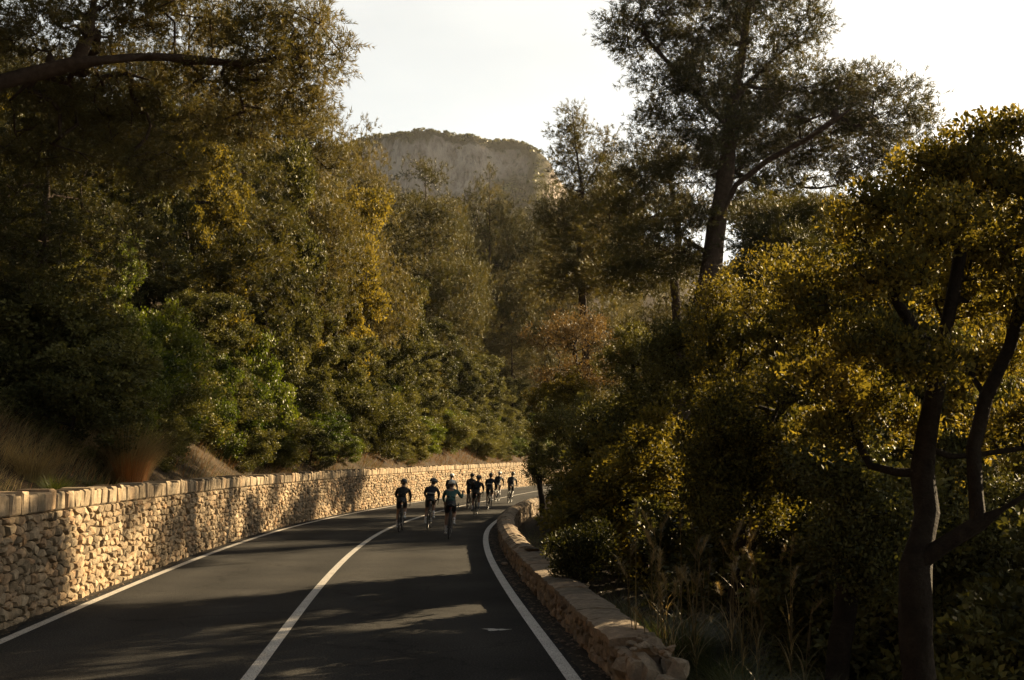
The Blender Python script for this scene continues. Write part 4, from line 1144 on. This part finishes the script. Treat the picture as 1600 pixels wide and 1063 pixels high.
# tall reeds with drooping plumes on the valley side
def reed(loc, h, seed, lean, px):
    r = random.Random(seed); mb = MB(); top = Vector((lean[0] * h, lean[1] * h, h))
    pts = [Vector((0, 0, -.05)), Vector((lean[0] * h * .2, lean[1] * h * .2, h * .45)), Vector((lean[0] * h * .6, lean[1] * h * .6, h * .85)), top, top + Vector((lean[0] * .5, lean[1] * .5, -.02))]
    mb.tube(pts, [.006, .005, .004, .003, .002], 4)
    rt = empty('reed', loc); mb.build('stem', M['straw'], rt)
    n = 110; rr = np.random.default_rng(seed); f = rr.random(n); A = np.array(pts[2]); B = np.array(pts[4])
    P = A + (B - A) * f[:, None]; d = rr.normal(0, 1, (n, 2)) + np.array(lean) * 6; d /= np.linalg.norm(d, axis=1)[:, None]
    V, F, val = blades(P, d, rr.uniform(.06, .13, n), np.full(n, .006), rr.uniform(.6, 1.2, n), seed, seg=2)
    link('plume', mesh_np('plume', V, F, M['straw'], val), rt)
    n = 9; P = np.array([pts[0]] * n) + np.array([0, 0, 1]) * rr.uniform(.1, h * .5, n)[:, None]; an = rr.uniform(0, 6.28, n)
    V, F, val = blades(P, np.stack([np.cos(an), np.sin(an)], 1), rr.uniform(.3, .6, n), np.full(n, .012), rr.uniform(.4, 1, n), seed + 1, seg=4)
    link('blade', mesh_np('blade', V, F, M['straw'], val), rt)
    lb = ('tall' if h > 1.5 else 'short') + ' dry reed with drooping plume ' + ('left of the bright grass mound' if px < 1030 else 'behind the bright grass mound' if px < 1090 else 'beside the leaning dark trunk' if px < 1190 else 'between the leaning trunk and the forked trunk'); tag(rt, lb, 'reed', 'reeds: ' + lb); TRI[0] += 500
for k in range(54):
    px = R4.choice([1000, 1030, 1060, 1110, 1150, 1210, 1260, 1180]) + R4.uniform(-28, 28); dep = R4.uniform(11.5, 16.5)
    t = unproj(px, 900, dep); reed((t.x, t.y, gh(t.x, t.y)), R4.uniform(1.0, 1.9), 400 + k, (R4.uniform(-.12, .16), R4.uniform(-.1, .05)), px)

# ------------------------------------------------------------------ far hills
def heightfield(name, x0, x1, y0, y1, nx, ny, fn, mat):
    X, Y = np.meshgrid(np.linspace(x0, x1, nx), np.linspace(y0, y1, ny)); Zz = fn(X, Y)
    i = (np.arange(ny - 1)[:, None] * nx + np.arange(nx - 1)[None, :]).ravel()
    o = link(name, mesh_np(name, np.stack([X.ravel(), Y.ravel(), Zz.ravel()], 1), np.stack([i, i + 1, i + nx + 1, i + nx], 1), mat, smooth=True)); TRI[0] += 2 * len(i)
    tag(o, kind='structure'); return o
def fbm(X, Y, sc_, seed, oct=5, ridge=False):
    out = np.zeros_like(X); amp = 1.0; rr = np.random.default_rng(seed)
    for k in range(oct):
        for _ in range(4):
            a = rr.uniform(0, 2 * PI); ph = rr.uniform(0, 6.28)
            v = np.sin((X * math.cos(a) + Y * math.sin(a)) * sc_ + ph + 1.3 * np.sin((Y * math.cos(a) - X * math.sin(a)) * sc_ * .6 + ph * 2))
            out += amp * (1 - 2 * np.abs(v) if ridge else v) / 4
        amp *= .55; sc_ *= 2.03
    return out
MD = 900.0
PXM = MD / FPX
def mx(px): return (px - 800) * PXM
def mh(py): return unproj(800, py, MD).z
TOPX = np.array([-900, 200, 450, 540, 600, 640, 680, 710, 745, 790, 820, 845, 862, 875, 920, 1000, 1200, 2400]); TOPY = np.array([420, 320, 226, 213, 211, 212, 211, 214, 210, 211, 218, 233, 252, 280, 320, 370, 430, 520])
def mountain(X, Y):
    px = X / PXM + 800
    top = np.interp(px, TOPX, [mh(v) for v in TOPY])
    back = np.clip((Y - MD) / 500, 0, 1); front = (MD - Y) + fbm(X, Y, .03, 3, 3) * 22
    n = fbm(X, Y * .4, .035, 4, 5, True)
    cliff = np.where((px > 470) & (px < 830), 1.0, .55)
    # plateau, cliff of ~45 m, talus
    f = np.clip(front, 0, None)
    drop = np.where(f < 10, f * .35, np.where(f < 10 + 14, 3.5 + (f - 10) * 3.2 * cliff, 3.5 + 45 * cliff + (f - 24) * .62))
    z = top - drop - back * 60 + n * 7 * np.clip(f / 25, .12, 1) + fbm(X, Y, .16, 5, 4, True) * 2.2 * np.clip(f / 12, .2, 1)
    return np.maximum(z, -12)
def mountmat():
    m, t, out = newmat('mountain_rock_and_scrub')
    p = t.nodes.new('ShaderNodeBsdfPrincipled'); p.inputs['Roughness'].default_value = .95; p.inputs['Specular IOR Level'].default_value = .05
    geo = t.nodes.new('ShaderNodeNewGeometry'); sep = t.nodes.new('ShaderNodeSeparateXYZ'); t.links.new(geo.outputs['Normal'], sep.inputs[0])
    nz = t.nodes.new('ShaderNodeTexNoise'); nz.inputs['Scale'].default_value = .05; nz.inputs['Detail'].default_value = 8; nz.inputs['Roughness'].default_value = .7
    mp = t.nodes.new('ShaderNodeMapping'); mp.inputs['Scale'].default_value = (2.6, 2.6, .8)
    t.links.new(geo.outputs['Position'], mp.inputs[0]); t.links.new(mp.outputs[0], nz.inputs['Vector'])
    ad = t.nodes.new('ShaderNodeMath'); ad.operation = 'MULTIPLY_ADD'; t.links.new(nz.outputs['Fac'], ad.inputs[0]); ad.inputs[1].default_value = .75
    t.links.new(sep.outputs[2], ad.inputs[2])
    bpn = t.nodes.new('ShaderNodeBump'); bpn.inputs['Distance'].default_value = 7; bpn.inputs['Strength'].default_value = 1; t.links.new(nz.outputs['Fac'], bpn.inputs['Height']); t.links.new(bpn.outputs[0], p.inputs['Normal'])
    rock = ramp(t, [(.33, (.10, .085, .070)), (.45, (.28, .23, .20)), (.53, (.42, .35, .30)), (.68, (.52, .44, .38))], nz.outputs['Fac'])
    fac = ramp(t, [(.86, (0, 0, 0)), (1.0, (1, 1, 1))], ad.outputs[0])
    mxx = t.nodes.new('ShaderNodeMix'); mxx.data_type = 'RGBA'; t.links.new(fac, mxx.inputs[0]); t.links.new(rock, mxx.inputs[6])
    mxx.inputs[7].default_value = (.075, .066, .034, 1)
    t.links.new(mxx.outputs[2], p.inputs['Base Color']); t.links.new(p.outputs[0], out.inputs[0]); return m
heightfield('mountain', mx(-900), mx(2300), MD - 420, MD + 420, 330, 110, mountain, mountmat())
# opposite hillside across the valley on the right
M['forest_floor'] = solid('forest_floor', (.06, .052, .028), .95, .1, .05, .5)
HX = np.array([-60, 20, 60, 110, 180, 260, 400, 700]); HZ = np.array([-20, 10, 55, 92, 110, 112, 100, 60])
def hill(X, Y):
    top = np.interp(X, HX, HZ); f = np.clip((430 - Y) / 230, 0, 1); b = np.clip((Y - 430) / 200, 0, 1)
    return -10 + (top + 10) * (.5 + .5 * np.cos(PI * f)) * (.5 + .5 * np.cos(PI * b)) + fbm(X, Y, .035, 9, 4) * 5 * (1 - f) 
heightfield('hill', -60, 700, 190, 640, 150, 90, hill, M['forest_floor'])
# the woods on them: clumps nobody could count
def clump_wood(name, pts, size, mat, label, seed, per=26):
    r = np.random.default_rng(seed); n = len(pts) * per
    d = r.normal(size=(n, 3)); d /= np.linalg.norm(d, axis=1)[:, None]; d[:, 2] = np.abs(d[:, 2]) * 1.0 - .15
    s = np.repeat(size * r.uniform(.6, 1.35, len(pts)), per)[:, None]
    p = np.repeat(pts, per, 0) + d * s * np.array([1, 1, 1.0]) * r.uniform(.6, 1, (n, 1))
    a = np.cross(d, r.normal(size=(n, 3))); a /= np.linalg.norm(a, axis=1)[:, None]; b = np.cross(d, a)
    k = s * .42
    V = np.stack([p - a * k, p + b * k, p + a * k, p - b * k], 1).reshape(-1, 3) + r.normal(0, .08, (n * 4, 3)) * np.repeat(s, 4, 0)
    i = np.arange(n) * 4; val = np.clip(np.repeat(r.normal(.5, .25, len(pts)), per) + r.normal(0, .1, n), 0, 1)
    o = link(name, mesh_np(name, V, np.stack([i, i + 1, i + 2, i + 3], 1), mat, val)); tag(o, label, 'woodland', kind='stuff'); TRI[0] += 2 * n
r = np.random.default_rng(3)
X = r.uniform(mx(480), mx(1050), 9000); Y = MD + 30 - r.uniform(0, 1, 9000) ** 1.0 * 260; Zm = mountain(X, Y)
gx = (mountain(X + 1, Y) - mountain(X - 1, Y)) / 2; gy = (mountain(X, Y + 1) - mountain(X, Y - 1)) / 2
ok = (np.hypot(gx, gy) < 1.1) | (r.random(len(X)) < .13)
pts = np.stack([X, Y, Zm], 1)[ok][:5200]
clump_wood('mountain_scrub', pts, 2.1, M['oak'], 'hazy trees and scrub covering the plateau and slopes of the mountain', 5, 13)
X = r.uniform(0, 520, 9000); Y = r.uniform(210, 470, 9000); Zh = hill(X, Y); ppx = 800 + FPX * X / Y
ok = (Zh > -9.9) & (ppx > 900) & (ppx < 1750)
clump_wood('hillside_wood', np.stack([X, Y, Zh + 1.5], 1)[ok][:6000], 3.3, M['oak'], 'hazy wood covering the far hillside across the valley', 6, 16)
print('tris', TRI[0])

# ------------------------------------------------------------------ cyclists
M['black'] = solid('black_paint', (.012, .012, .013), .35, .5)
M['rubber'] = solid('tyre_rubber', (.015, .015, .015), .8, .2)
M['steel'] = solid('bare_metal', (.35, .35, .35), .3, .5, metal=.9)
M['skin'] = solid('skin', (.22, .125, .08), .55, .4)
M['sock'] = solid('white_sock', (.62, .60, .57), .8, .2)
M['shoe'] = solid('shoe', (.10, .10, .10), .5, .4)
M['shoe_white'] = solid('white_shoe', (.55, .54, .52), .5, .4)
M['shorts'] = solid('black_lycra', (.014, .014, .016), .6, .4, 30, .3)
M['hair'] = solid('hair', (.04, .025, .015), .8, .2)
M['light_band'] = solid('reflective_band', (.45, .43, .38), .4, .5)
def ring(c, R, r, n=28, m=8, mb=None):
    pts = [Vector((c[0], c[1] + R * math.cos(2 * PI * k / n), c[2] + R * math.sin(2 * PI * k / n))) for k in range(n)]
    mb.tube(pts, r, m, closed=True)
WH = .335
RC = Vector((0, -.50, WH)); FC = Vector((0, .50, WH)); BB = Vector((0, -.07, .27)); ST = Vector((0, -.215, .80)); HT = Vector((0, .33, .86)); HB = Vector((0, .375, .71))
BIKE = {}
def bike_meshes():
    mb = MB()
    for a, b, r_ in ((BB, ST, .018), (BB, HB, .024), (ST + Vector((0, .02, -.05)), HT, .018), (HT, HB, .022)): mb.tube([a, b], r_, 8)
    for sx in (-.045, .045):
        mb.tube([BB + Vector((sx, 0, 0)), RC + Vector((sx * 1.3, 0, 0))], .010, 6); mb.tube([ST + Vector((sx * .4, 0, -.06)), RC + Vector((sx * 1.3, 0, 0))], .008, 6)
    BIKE['frame'] = mb.mesh('frame', M['black'], True)
    mb = MB()
    for sx in (-.05, .05): mb.tube([HB + Vector((sx * .5, 0, 0)), FC + Vector((sx, 0, 0))], .012, 6)
    mb.tube([HB + Vector((-.05, 0, 0)), HB + Vector((.05, 0, 0))], .016, 6); BIKE['fork'] = mb.mesh('fork', M['black'], True)
    mb = MB(); mb.tube([ST, Vector((0, -.25, .95))], .014, 8); BIKE['seat_post'] = mb.mesh('seat_post', M['black'], True)
    mb = MB(); 
    prof = [(-.14, .065, .02), (-.10, .075, .025), (-.02, .05, .022), (.06, .025, .018), (.13, .016, .012)]
    vs = []; fs = []; n = 10
    for y, w_, h_ in prof:
        for k in range(n):
            an = 2 * PI * k / n; vs.append((w_ * math.cos(an), -.25 + y, .97 + h_ * math.sin(an)))
    for i in range(len(prof) - 1):
        for k in range(n): fs.append((i * n + k, i * n + (k + 1) % n, (i + 1) * n + (k + 1) % n, (i + 1) * n + k))
    fs.append(tuple(range(n))); fs.append(tuple((len(prof) - 1) * n + k for k in range(n)))
    mb.add(vs, fs); BIKE['saddle'] = mb.mesh('saddle', M['black'], True)
    mb = MB(); mb.tube([HT, HT + Vector((0, .02, .05)), HT + Vector((0, .10, .07))], .014, 6)
    mb.tube([Vector((-.2, .43, .93)), Vector((.2, .43, .93))], .013, 8)
    for sx in (-.2, .2): mb.tube([Vector((sx, .43, .93)), Vector((sx, .52, .93)), Vector((sx, .545, .86)), Vector((sx, .51, .80)), Vector((sx, .42, .79))], .013, 8)
    for sx in (-.2, .2): mb.tube([Vector((sx, .50, .935)), Vector((sx, .56, .965)), Vector((sx, .575, .98))], [.017, .019, .012], 8)
    BIKE['handlebar'] = mb.mesh('handlebar', M['black'], True)
    mb = MB(); ring((0, 0, 0), WH - .014, .014, 32, 8, mb); BIKE['tyre'] = mb.mesh('tyre', M['rubber'], True)
    mb = MB(); ring((0, 0, 0), WH - .045, .014, 32, 6, mb); mb.tube([Vector((-.05, 0, 0)), Vector((.05, 0, 0))], .02, 8)
    for k in range(20):
        an = 2 * PI * k / 20; mb.tube([Vector((.02 * (-1) ** k, 0, 0)), Vector((0, (WH - .05) * math.cos(an), (WH - .05) * math.sin(an)))], .0015, 3, cap=False)
    BIKE['rim'] = mb.mesh('rim', M['black'], True)
    mb = MB(); mb.tube([Vector((0, -.01, .04)), Vector((0, -.03, .015))], .022, 8); BIKE['lamp'] = mb.mesh('tail_lamp', solid('red_plastic', (.25, .01, .01), .3, .5), True)
bike_meshes()
def crank_mesh(th):
    mb = MB(); mb.tube([BB + Vector((-.06, 0, 0)), BB + Vector((.06, 0, 0))], .02, 8)
    for sx, a in ((1, th), (-1, th + PI)):
        p = BB + Vector((sx * .07, .17 * math.cos(a), .17 * math.sin(a))); mb.tube([BB + Vector((sx * .07, 0, 0)), p], .012, 6)
        mb.box(p + Vector((sx * .05, 0, 0)), (.08, .09, .02))
    pts = [Vector((.055, BB.y + .095 * math.cos(2 * PI * k / 20), BB.z + .095 * math.sin(2 * PI * k / 20))) for k in range(20)]; mb.tube(pts, .006, 4, closed=True)
    return mb.mesh('crankset', M['steel'], True)
def make_bike(loc, head, lean, th, label):
    r = empty('road_bicycle', loc, head); r.rotation_euler = (0, lean, head)
    tag(r, label, 'bicycle', 'racing bicycles of the riding group')
    for k in ('frame', 'fork', 'seat_post', 'saddle', 'handlebar'): link(k, BIKE[k], r)
    for c in (RC, FC):
        wl = link('wheel', BIKE['rim'], r, c); link('tyre', BIKE['tyre'], wl)
    link('tail_lamp', BIKE['lamp'], r, (0, -.26, .84)); link('crankset', crank_mesh(th), r)
    return r

def skin_mesh(name, verts, edges, radii, mat, root=0, sub=1):
    me = bpy.data.meshes.new(name); me.from_pydata([tuple(v) for v in verts], edges, []); me.update()
    o = bpy.data.objects.new(name, me); COL.objects.link(o)
    md = o.modifiers.new('s', 'SKIN'); md.use_smooth_shade = True; md.branch_smoothing = .3
    sv = me.skin_vertices[0].data
    for k, r_ in enumerate(radii):
        sv[k].radius = r_ if hasattr(r_, '__len__') else (r_, r_)
        sv[k].use_root = (k == root)
    m2 = o.modifiers.new('b', 'SUBSURF'); m2.levels = m2.render_levels = sub
    dg = bpy.context.evaluated_depsgraph_get(); ev = o.evaluated_get(dg)
    out = bpy.data.meshes.new_from_object(ev); out.name = name
    bpy.data.objects.remove(o); bpy.data.meshes.remove(me)
    out.materials.clear()
    out.materials.append(mat); TRI[0] += len(out.polygons) * 2
    for p in out.polygons: p.use_smooth = True
    return out
def chain(pts, radii, mat, name, sub=1):
    return skin_mesh(name, pts, [(k, k + 1) for k in range(len(pts) - 1)], radii, mat, 0, sub)
def knee(hip, ank, a=.43, b=.42):
    d = ank - hip; L_ = min(d.length, a + b - .005); u = d.normalized()
    x = (a * a - b * b + L_ * L_) / (2 * L_); h = math.sqrt(max(0, a * a - x * x))
    f = Vector((0, 1, 0)); f = (f - u * f.dot(u)).normalized()
    return hip + u * x + f * h
def make_rider(loc, head, lean, th, jersey, label, helmet=(.02, .02, .022), lean_t=0.0, look=0.0, arm=None, band=False, shoe='shoe_white', legwarm=False, up=0.0, pony=False):
    """one rider; the body is one continuous skin, clothes are children"""
    r = empty('person', loc, head); r.rotation_euler = (0, lean, head); tag(r, label, 'cyclist', 'cyclists riding away round the bend')
    hip = Vector((0, -.235, 1.03)); chest = Vector((0, .0 - up * .05, 1.27 + up * .05)); neck = Vector((0, .10 - up * .1, 1.385 + up * .06)); waist = Vector((0, -.14, 1.15))
    headc = neck + Vector((look * .04, .08, .11))
    V = []; E = []; R_ = []
    def add(p, rr, par=None):
        V.append(Vector(p)); R_.append(rr); k = len(V) - 1
        if par is not None: E.append((par, k))
        return k
    a = add(hip, (.11, .095)); b = add(waist, (.095, .085), a); c = add(chest, (.115, .095), b); d = add(neck, (.06, .06), c)
    e = add(headc + Vector((0, -.02, -.03)), (.068, .078), d); f = add(headc + Vector((0, 0, .05)), (.078, .09), e)
    shp = {}; ankp = {}
    for sx in (-1, 1):
        sh = neck + Vector((sx * .165, -.03, -.045)); hand = Vector((sx * .2, .50, .985)); elb = (sh + hand) / 2 + Vector((sx * .055, -.04, -.04))
        if arm and arm[0] == sx: elb = sh + Vector(arm[1]); hand = elb + Vector(arm[2])
        k1 = add(sh, .052, c); k2 = add(elb, .038, k1); k3 = add(hand + (elb - hand).normalized() * .05, .026, k2); 
        shp[sx] = (sh, elb, hand)
        hj = hip + Vector((sx * .085, .02, -.05)); an_ = th if sx > 0 else th + PI
        ped = BB + Vector((sx * .115, .17 * math.cos(an_), .17 * math.sin(an_))); ank = ped + Vector((0, -.11, .085))
        kn = knee(hj, ank); k1 = add(hj, .088, a); k2 = add(kn, .058, k1); k25 = add(kn.lerp(ank, .35), .054, k2); k3 = add(ank, .034, k25)
        ankp[sx] = (hj, kn, ank, ped)
    body = link('body', skin_mesh('body', V, E, R_, M['skin'], a, 1), r)
    jm = jersey
    # jersey: torso plus sleeves, a touch larger than the body
    V = []; E = []; R_ = []
    a0 = add(hip + Vector((0, -.015, .0)), (.138, .122)); a = add(hip.lerp(waist, .5), (.138, .122), a0); b = add(waist, (.132, .115), a); c = add(chest, (.152, .125), b); d = add(neck + Vector((0, -.02, -.01)), (.078, .072), c)
    for sx in (-1, 1):
        sh, elb, hand = shp[sx]; k1 = add(sh, .062, c); k2 = add(elb, .047, k1); add(elb.lerp(hand, .82), .034, k2)
    link('jersey', skin_mesh('jersey', V, E, R_, jm, a0, 1), r)
    V = []; E = []; R_ = []
    a0 = add(hip.lerp(waist, .62), (.128, .112)); a = add(hip + Vector((0, 0, .03)), (.146, .132), a0); b = add(hip + Vector((0, -.01, -.03)), (.135, .12), a)
    for sx in (-1, 1):
        hj, kn, ank, ped = ankp[sx]; k1 = add(hj + Vector((sx * .005, 0, 0)), .100, b); k2 = add(hj.lerp(kn, .8), .072, k1)
        if legwarm: k3 = add(kn, .066, k2); k4 = add(kn.lerp(ank, .4), .060, k3); add(kn.lerp(ank, .9), .042, k4)
    link('shorts', skin_mesh('shorts', V, E, R_, M['shorts'], a, 1), r)
    for sx in (-1, 1):
        hj, kn, ank, ped = ankp[sx]
        link('sock', chain([kn.lerp(ank, .55), kn.lerp(ank, .8), ank + Vector((0, .0, -.02))], [.05, .041, .040], M['sock'] if not legwarm else M['shorts'], 'sock'), r)
        link('shoe', chain([ank + Vector((0, -.03, -.045)), ank + Vector((0, .05, -.055)), ped + Vector((0, .04, .03)), ped + Vector((0, .10, .025))], [(.04, .04), (.045, .038), (.045, .028), (.03, .02)], M[shoe], 'shoe'), r)
        # hand: palm and five fingers closed round the hood
        sh, elb, hand = shp[sx]; dr = (hand - elb).normalized()
        hv = [hand - dr * .05, hand - dr * .01, hand + dr * .035]; hr = [(.024, .02), (.034, .02), (.036, .018)]; he = [(0, 1), (1, 2)]
        sd = Vector((sx, 0, 0)); sd = (sd - dr * sd.dot(dr)).normalized(); dn = dr.cross(sd); dn = dn if dn.z < 0 else -dn
        for q in range(4):
            b0 = len(hv); o_ = sd * (.030 - .020 * q); ln = (.028, .032, .030, .024)[q]
            hv += [hand + dr * .05 + o_, hand + dr * (.05 + ln) + o_ + dn * .012, hand + dr * (.05 + ln * .9) + o_ + dn * .04]; hr += [.010, .009, .008]; he += [(2, b0), (b0, b0 + 1), (b0 + 1, b0 + 2)]
        b0 = len(hv); hv += [hand - sd * .035 + dr * .005, hand - sd * .045 + dr * .035 + dn * .02]; hr += [.011, .009]; he += [(1, b0), (b0, b0 + 1)]
        link('glove' if False else 'hand', skin_mesh('hand', hv, he, hr, M['skin'], 0, 1), r)
    # helmet: vented shell
    bm = bmesh.new(); bmesh.ops.create_uvsphere(bm, u_segments=20, v_segments=12, radius=1)
    for v in list(bm.verts):
        if v.co.z < -.25: v.co.z = -.25
    for v in bm.verts:
        g_ = 1 + .05 * math.cos(v.co.x * 16) * (v.co.z > .2)
        v.co = Vector((v.co.x * .105 * g_, v.co.y * .145 * g_, v.co.z * .105 * g_))
    me = bpy.data.meshes.new('helmet'); bm.to_mesh(me); bm.free(); me.materials.append(solid('helmet_shell', helmet, .35, .5))
    for p in me.polygons: p.use_smooth = True
    ho = link('helmet', me, r, headc + Vector((0, .0, .055))); ho.rotation_euler = (-.15, 0, -look)
    # face: nose, brow glasses, ears
    mb = MB(); mb.box(headc + Vector((look * .03, .088, .0)), (.022, .03, .035)); 
    mb.build('nose', M['skin'], r)
    mb = MB(); mb.tube([headc + Vector((-.07, .03, .015)), headc + Vector((-.05, .082, .02)), headc + Vector((0, .095, .02)), headc + Vector((.05, .082, .02)), headc + Vector((.07, .03, .015))], .014, 6); mb.build('glasses', M['black'], r)
    for sx in (-1, 1):
        mb = MB(); mb.tube([headc + Vector((sx * .076, -.005, -.03)), headc + Vector((sx * .084, -.012, 0)), headc + Vector((sx * .078, 0, .02))], [.008, .012, .008], 6); mb.build('ear', M['skin'], r, True)
    mb = MB(); mb.tube([headc + Vector((0, -.075, .03)), headc + Vector((0, -.075, -.02)), headc + Vector((0, -.06, -.05))], [.06, .05, .03], 8); mb.build('hair', M['hair'], r, True)
    if pony:
        mb = MB(); mb.tube([headc + Vector((0, -.10, -.03)), headc + Vector((0, -.15, -.08)), headc + Vector((0, -.15, -.17))], [.02, .026, .01], 8); mb.build('ponytail', M['hair'], r, True)
    if band:
        pts = [waist + Vector((.142 * math.cos(t_), -.035 + .125 * math.sin(t_) * 1.0, .02)) for t_ in np.linspace(PI + .35, 2 * PI - .35, 9)]
        mb = MB(); mb.tube(pts, .012, 5); mb.build('reflective_band', M['light_band'], r, True)
    return r
def jers(name, c): return solid(name, c, .75, .2, 25, .3)
J = {'black': jers('black_jersey', (.010, .010, .011)), 'navy': jers('navy_jersey', (.013, .014, .020)), 'teal': jers('teal_jersey', (.035, .085, .075)), 'grey': jers('grey_jersey', (.035, .036, .040)), 'brown': jers('dark_brown_jersey', (.022, .017, .014))}
def ride(px, py, ph, jersey, label, bl, **kw):
    d = 2.2 * math.cos(PITCH)
    # ground point under the rear wheel
    dx = (px - 800) / FPX; dz = (531.5 - py) / FPX; k = CAM_H / -(math.sin(PITCH) + dz * math.cos(PITCH)); y = k * (math.cos(PITCH) - dz * math.sin(PITCH)); x = k * dx
    kk = int(np.argmin((CL[:, 0] - x) ** 2 + (CL[:, 1] - y) ** 2)); kk = min(kk + 2, len(TG) - 1)
    head = math.atan2(-TG[kk][0], TG[kk][1]) + kw.pop('turn', 0)
    lean = kw.pop('lean', .04)
    cx = x + .5 * -math.sin(head); cy = y + .5 * math.cos(head)
    loc = (cx, cy, .0)
    make_bike(loc, head, lean, ph, bl); make_rider(loc, head, lean, ph, J[jersey], label, **kw)
ride(623, 832, 1.9, 'black', 'cyclist at the far left of the group in black with white socks', 'bicycle under the leftmost cyclist, just left of the centre line', lean=.05)
ride(668, 828, .6, 'navy', 'cyclist second from left in navy jersey with a pale band at the waist', 'bicycle second from left, on the centre line', band=True, look=1, lean=.06)
ride(701, 843, 2.1, 'teal', 'nearest cyclist in teal shouldered jersey with white helmet and right arm raised', 'nearest bicycle, under the teal cyclist', helmet=(.62, .60, .52), arm=(1, (.14, .02, -.20), (.02, .12, .16)), up=.3)
ride(700, 803, 1.2, 'grey', 'cyclist in grey mostly hidden ahead of the nearest teal one', 'bicycle hidden ahead of the nearest bicycle', helmet=(.6, .6, .58), up=.6)
ride(731, 796, 1.5, 'brown', 'dark cyclist riding on the left of the overlapping pair', 'bicycle of the left rider in the overlapping pair', lean=.06)
ride(740, 808, .3, 'black', 'cyclist in black with legs wide on the right of the overlapping pair', 'bicycle of the right rider in the overlapping pair', lean=.07, look=.5, shoe='shoe')
ride(762, 797, 2.0, 'navy', 'broad dark cyclist in front of the white-helmeted one near the bend', 'bicycle under the broad dark cyclist near the bend', lean=.04, band=True, up=.3)
ride(774, 785, 1.0, 'black', 'slim cyclist with white helmet just right of the broad dark one', 'bicycle of the slim white-helmeted rider', helmet=(.55, .55, .52), lean=.08)
ride(794, 787, 2.6, 'grey', 'rightmost cyclist leaning into the bend close to the parapet', 'rightmost bicycle, close to the parapet', lean=.10, legwarm=True)

# ------------------------------------------------------------------ air
HZ_ = True
if HZ_:
    m = bpy.data.materials.new('haze'); m.use_nodes = True; t = m.node_tree
    for n in list(t.nodes): t.nodes.remove(n)
    out = t.nodes.new('ShaderNodeOutputMaterial'); v = t.nodes.new('ShaderNodeVolumePrincipled')
    v.inputs['Color'].default_value = (.95, .93, .90, 1); v.inputs['Density'].default_value = .00005; v.inputs['Anisotropy'].default_value = .6
    t.links.new(v.outputs[0], out.inputs['Volume'])
    gzmin = float(gz.min()) - 13
    xa, xb, ya, yb = ax[0] - 10, ax[-1] + 10, ay[0] - 10, ay[-1] + 10
    mb = MB(); top = mh(198) + 14
    mb.box(((xa + xb) / 2, (ya + yb) / 2, (gzmin + top) / 2), (xb - xa, yb - ya, top - gzmin))
    o = mb.build('haze', m); o['kind'] = 'stuff'
print('total tris approx', TRI[0])
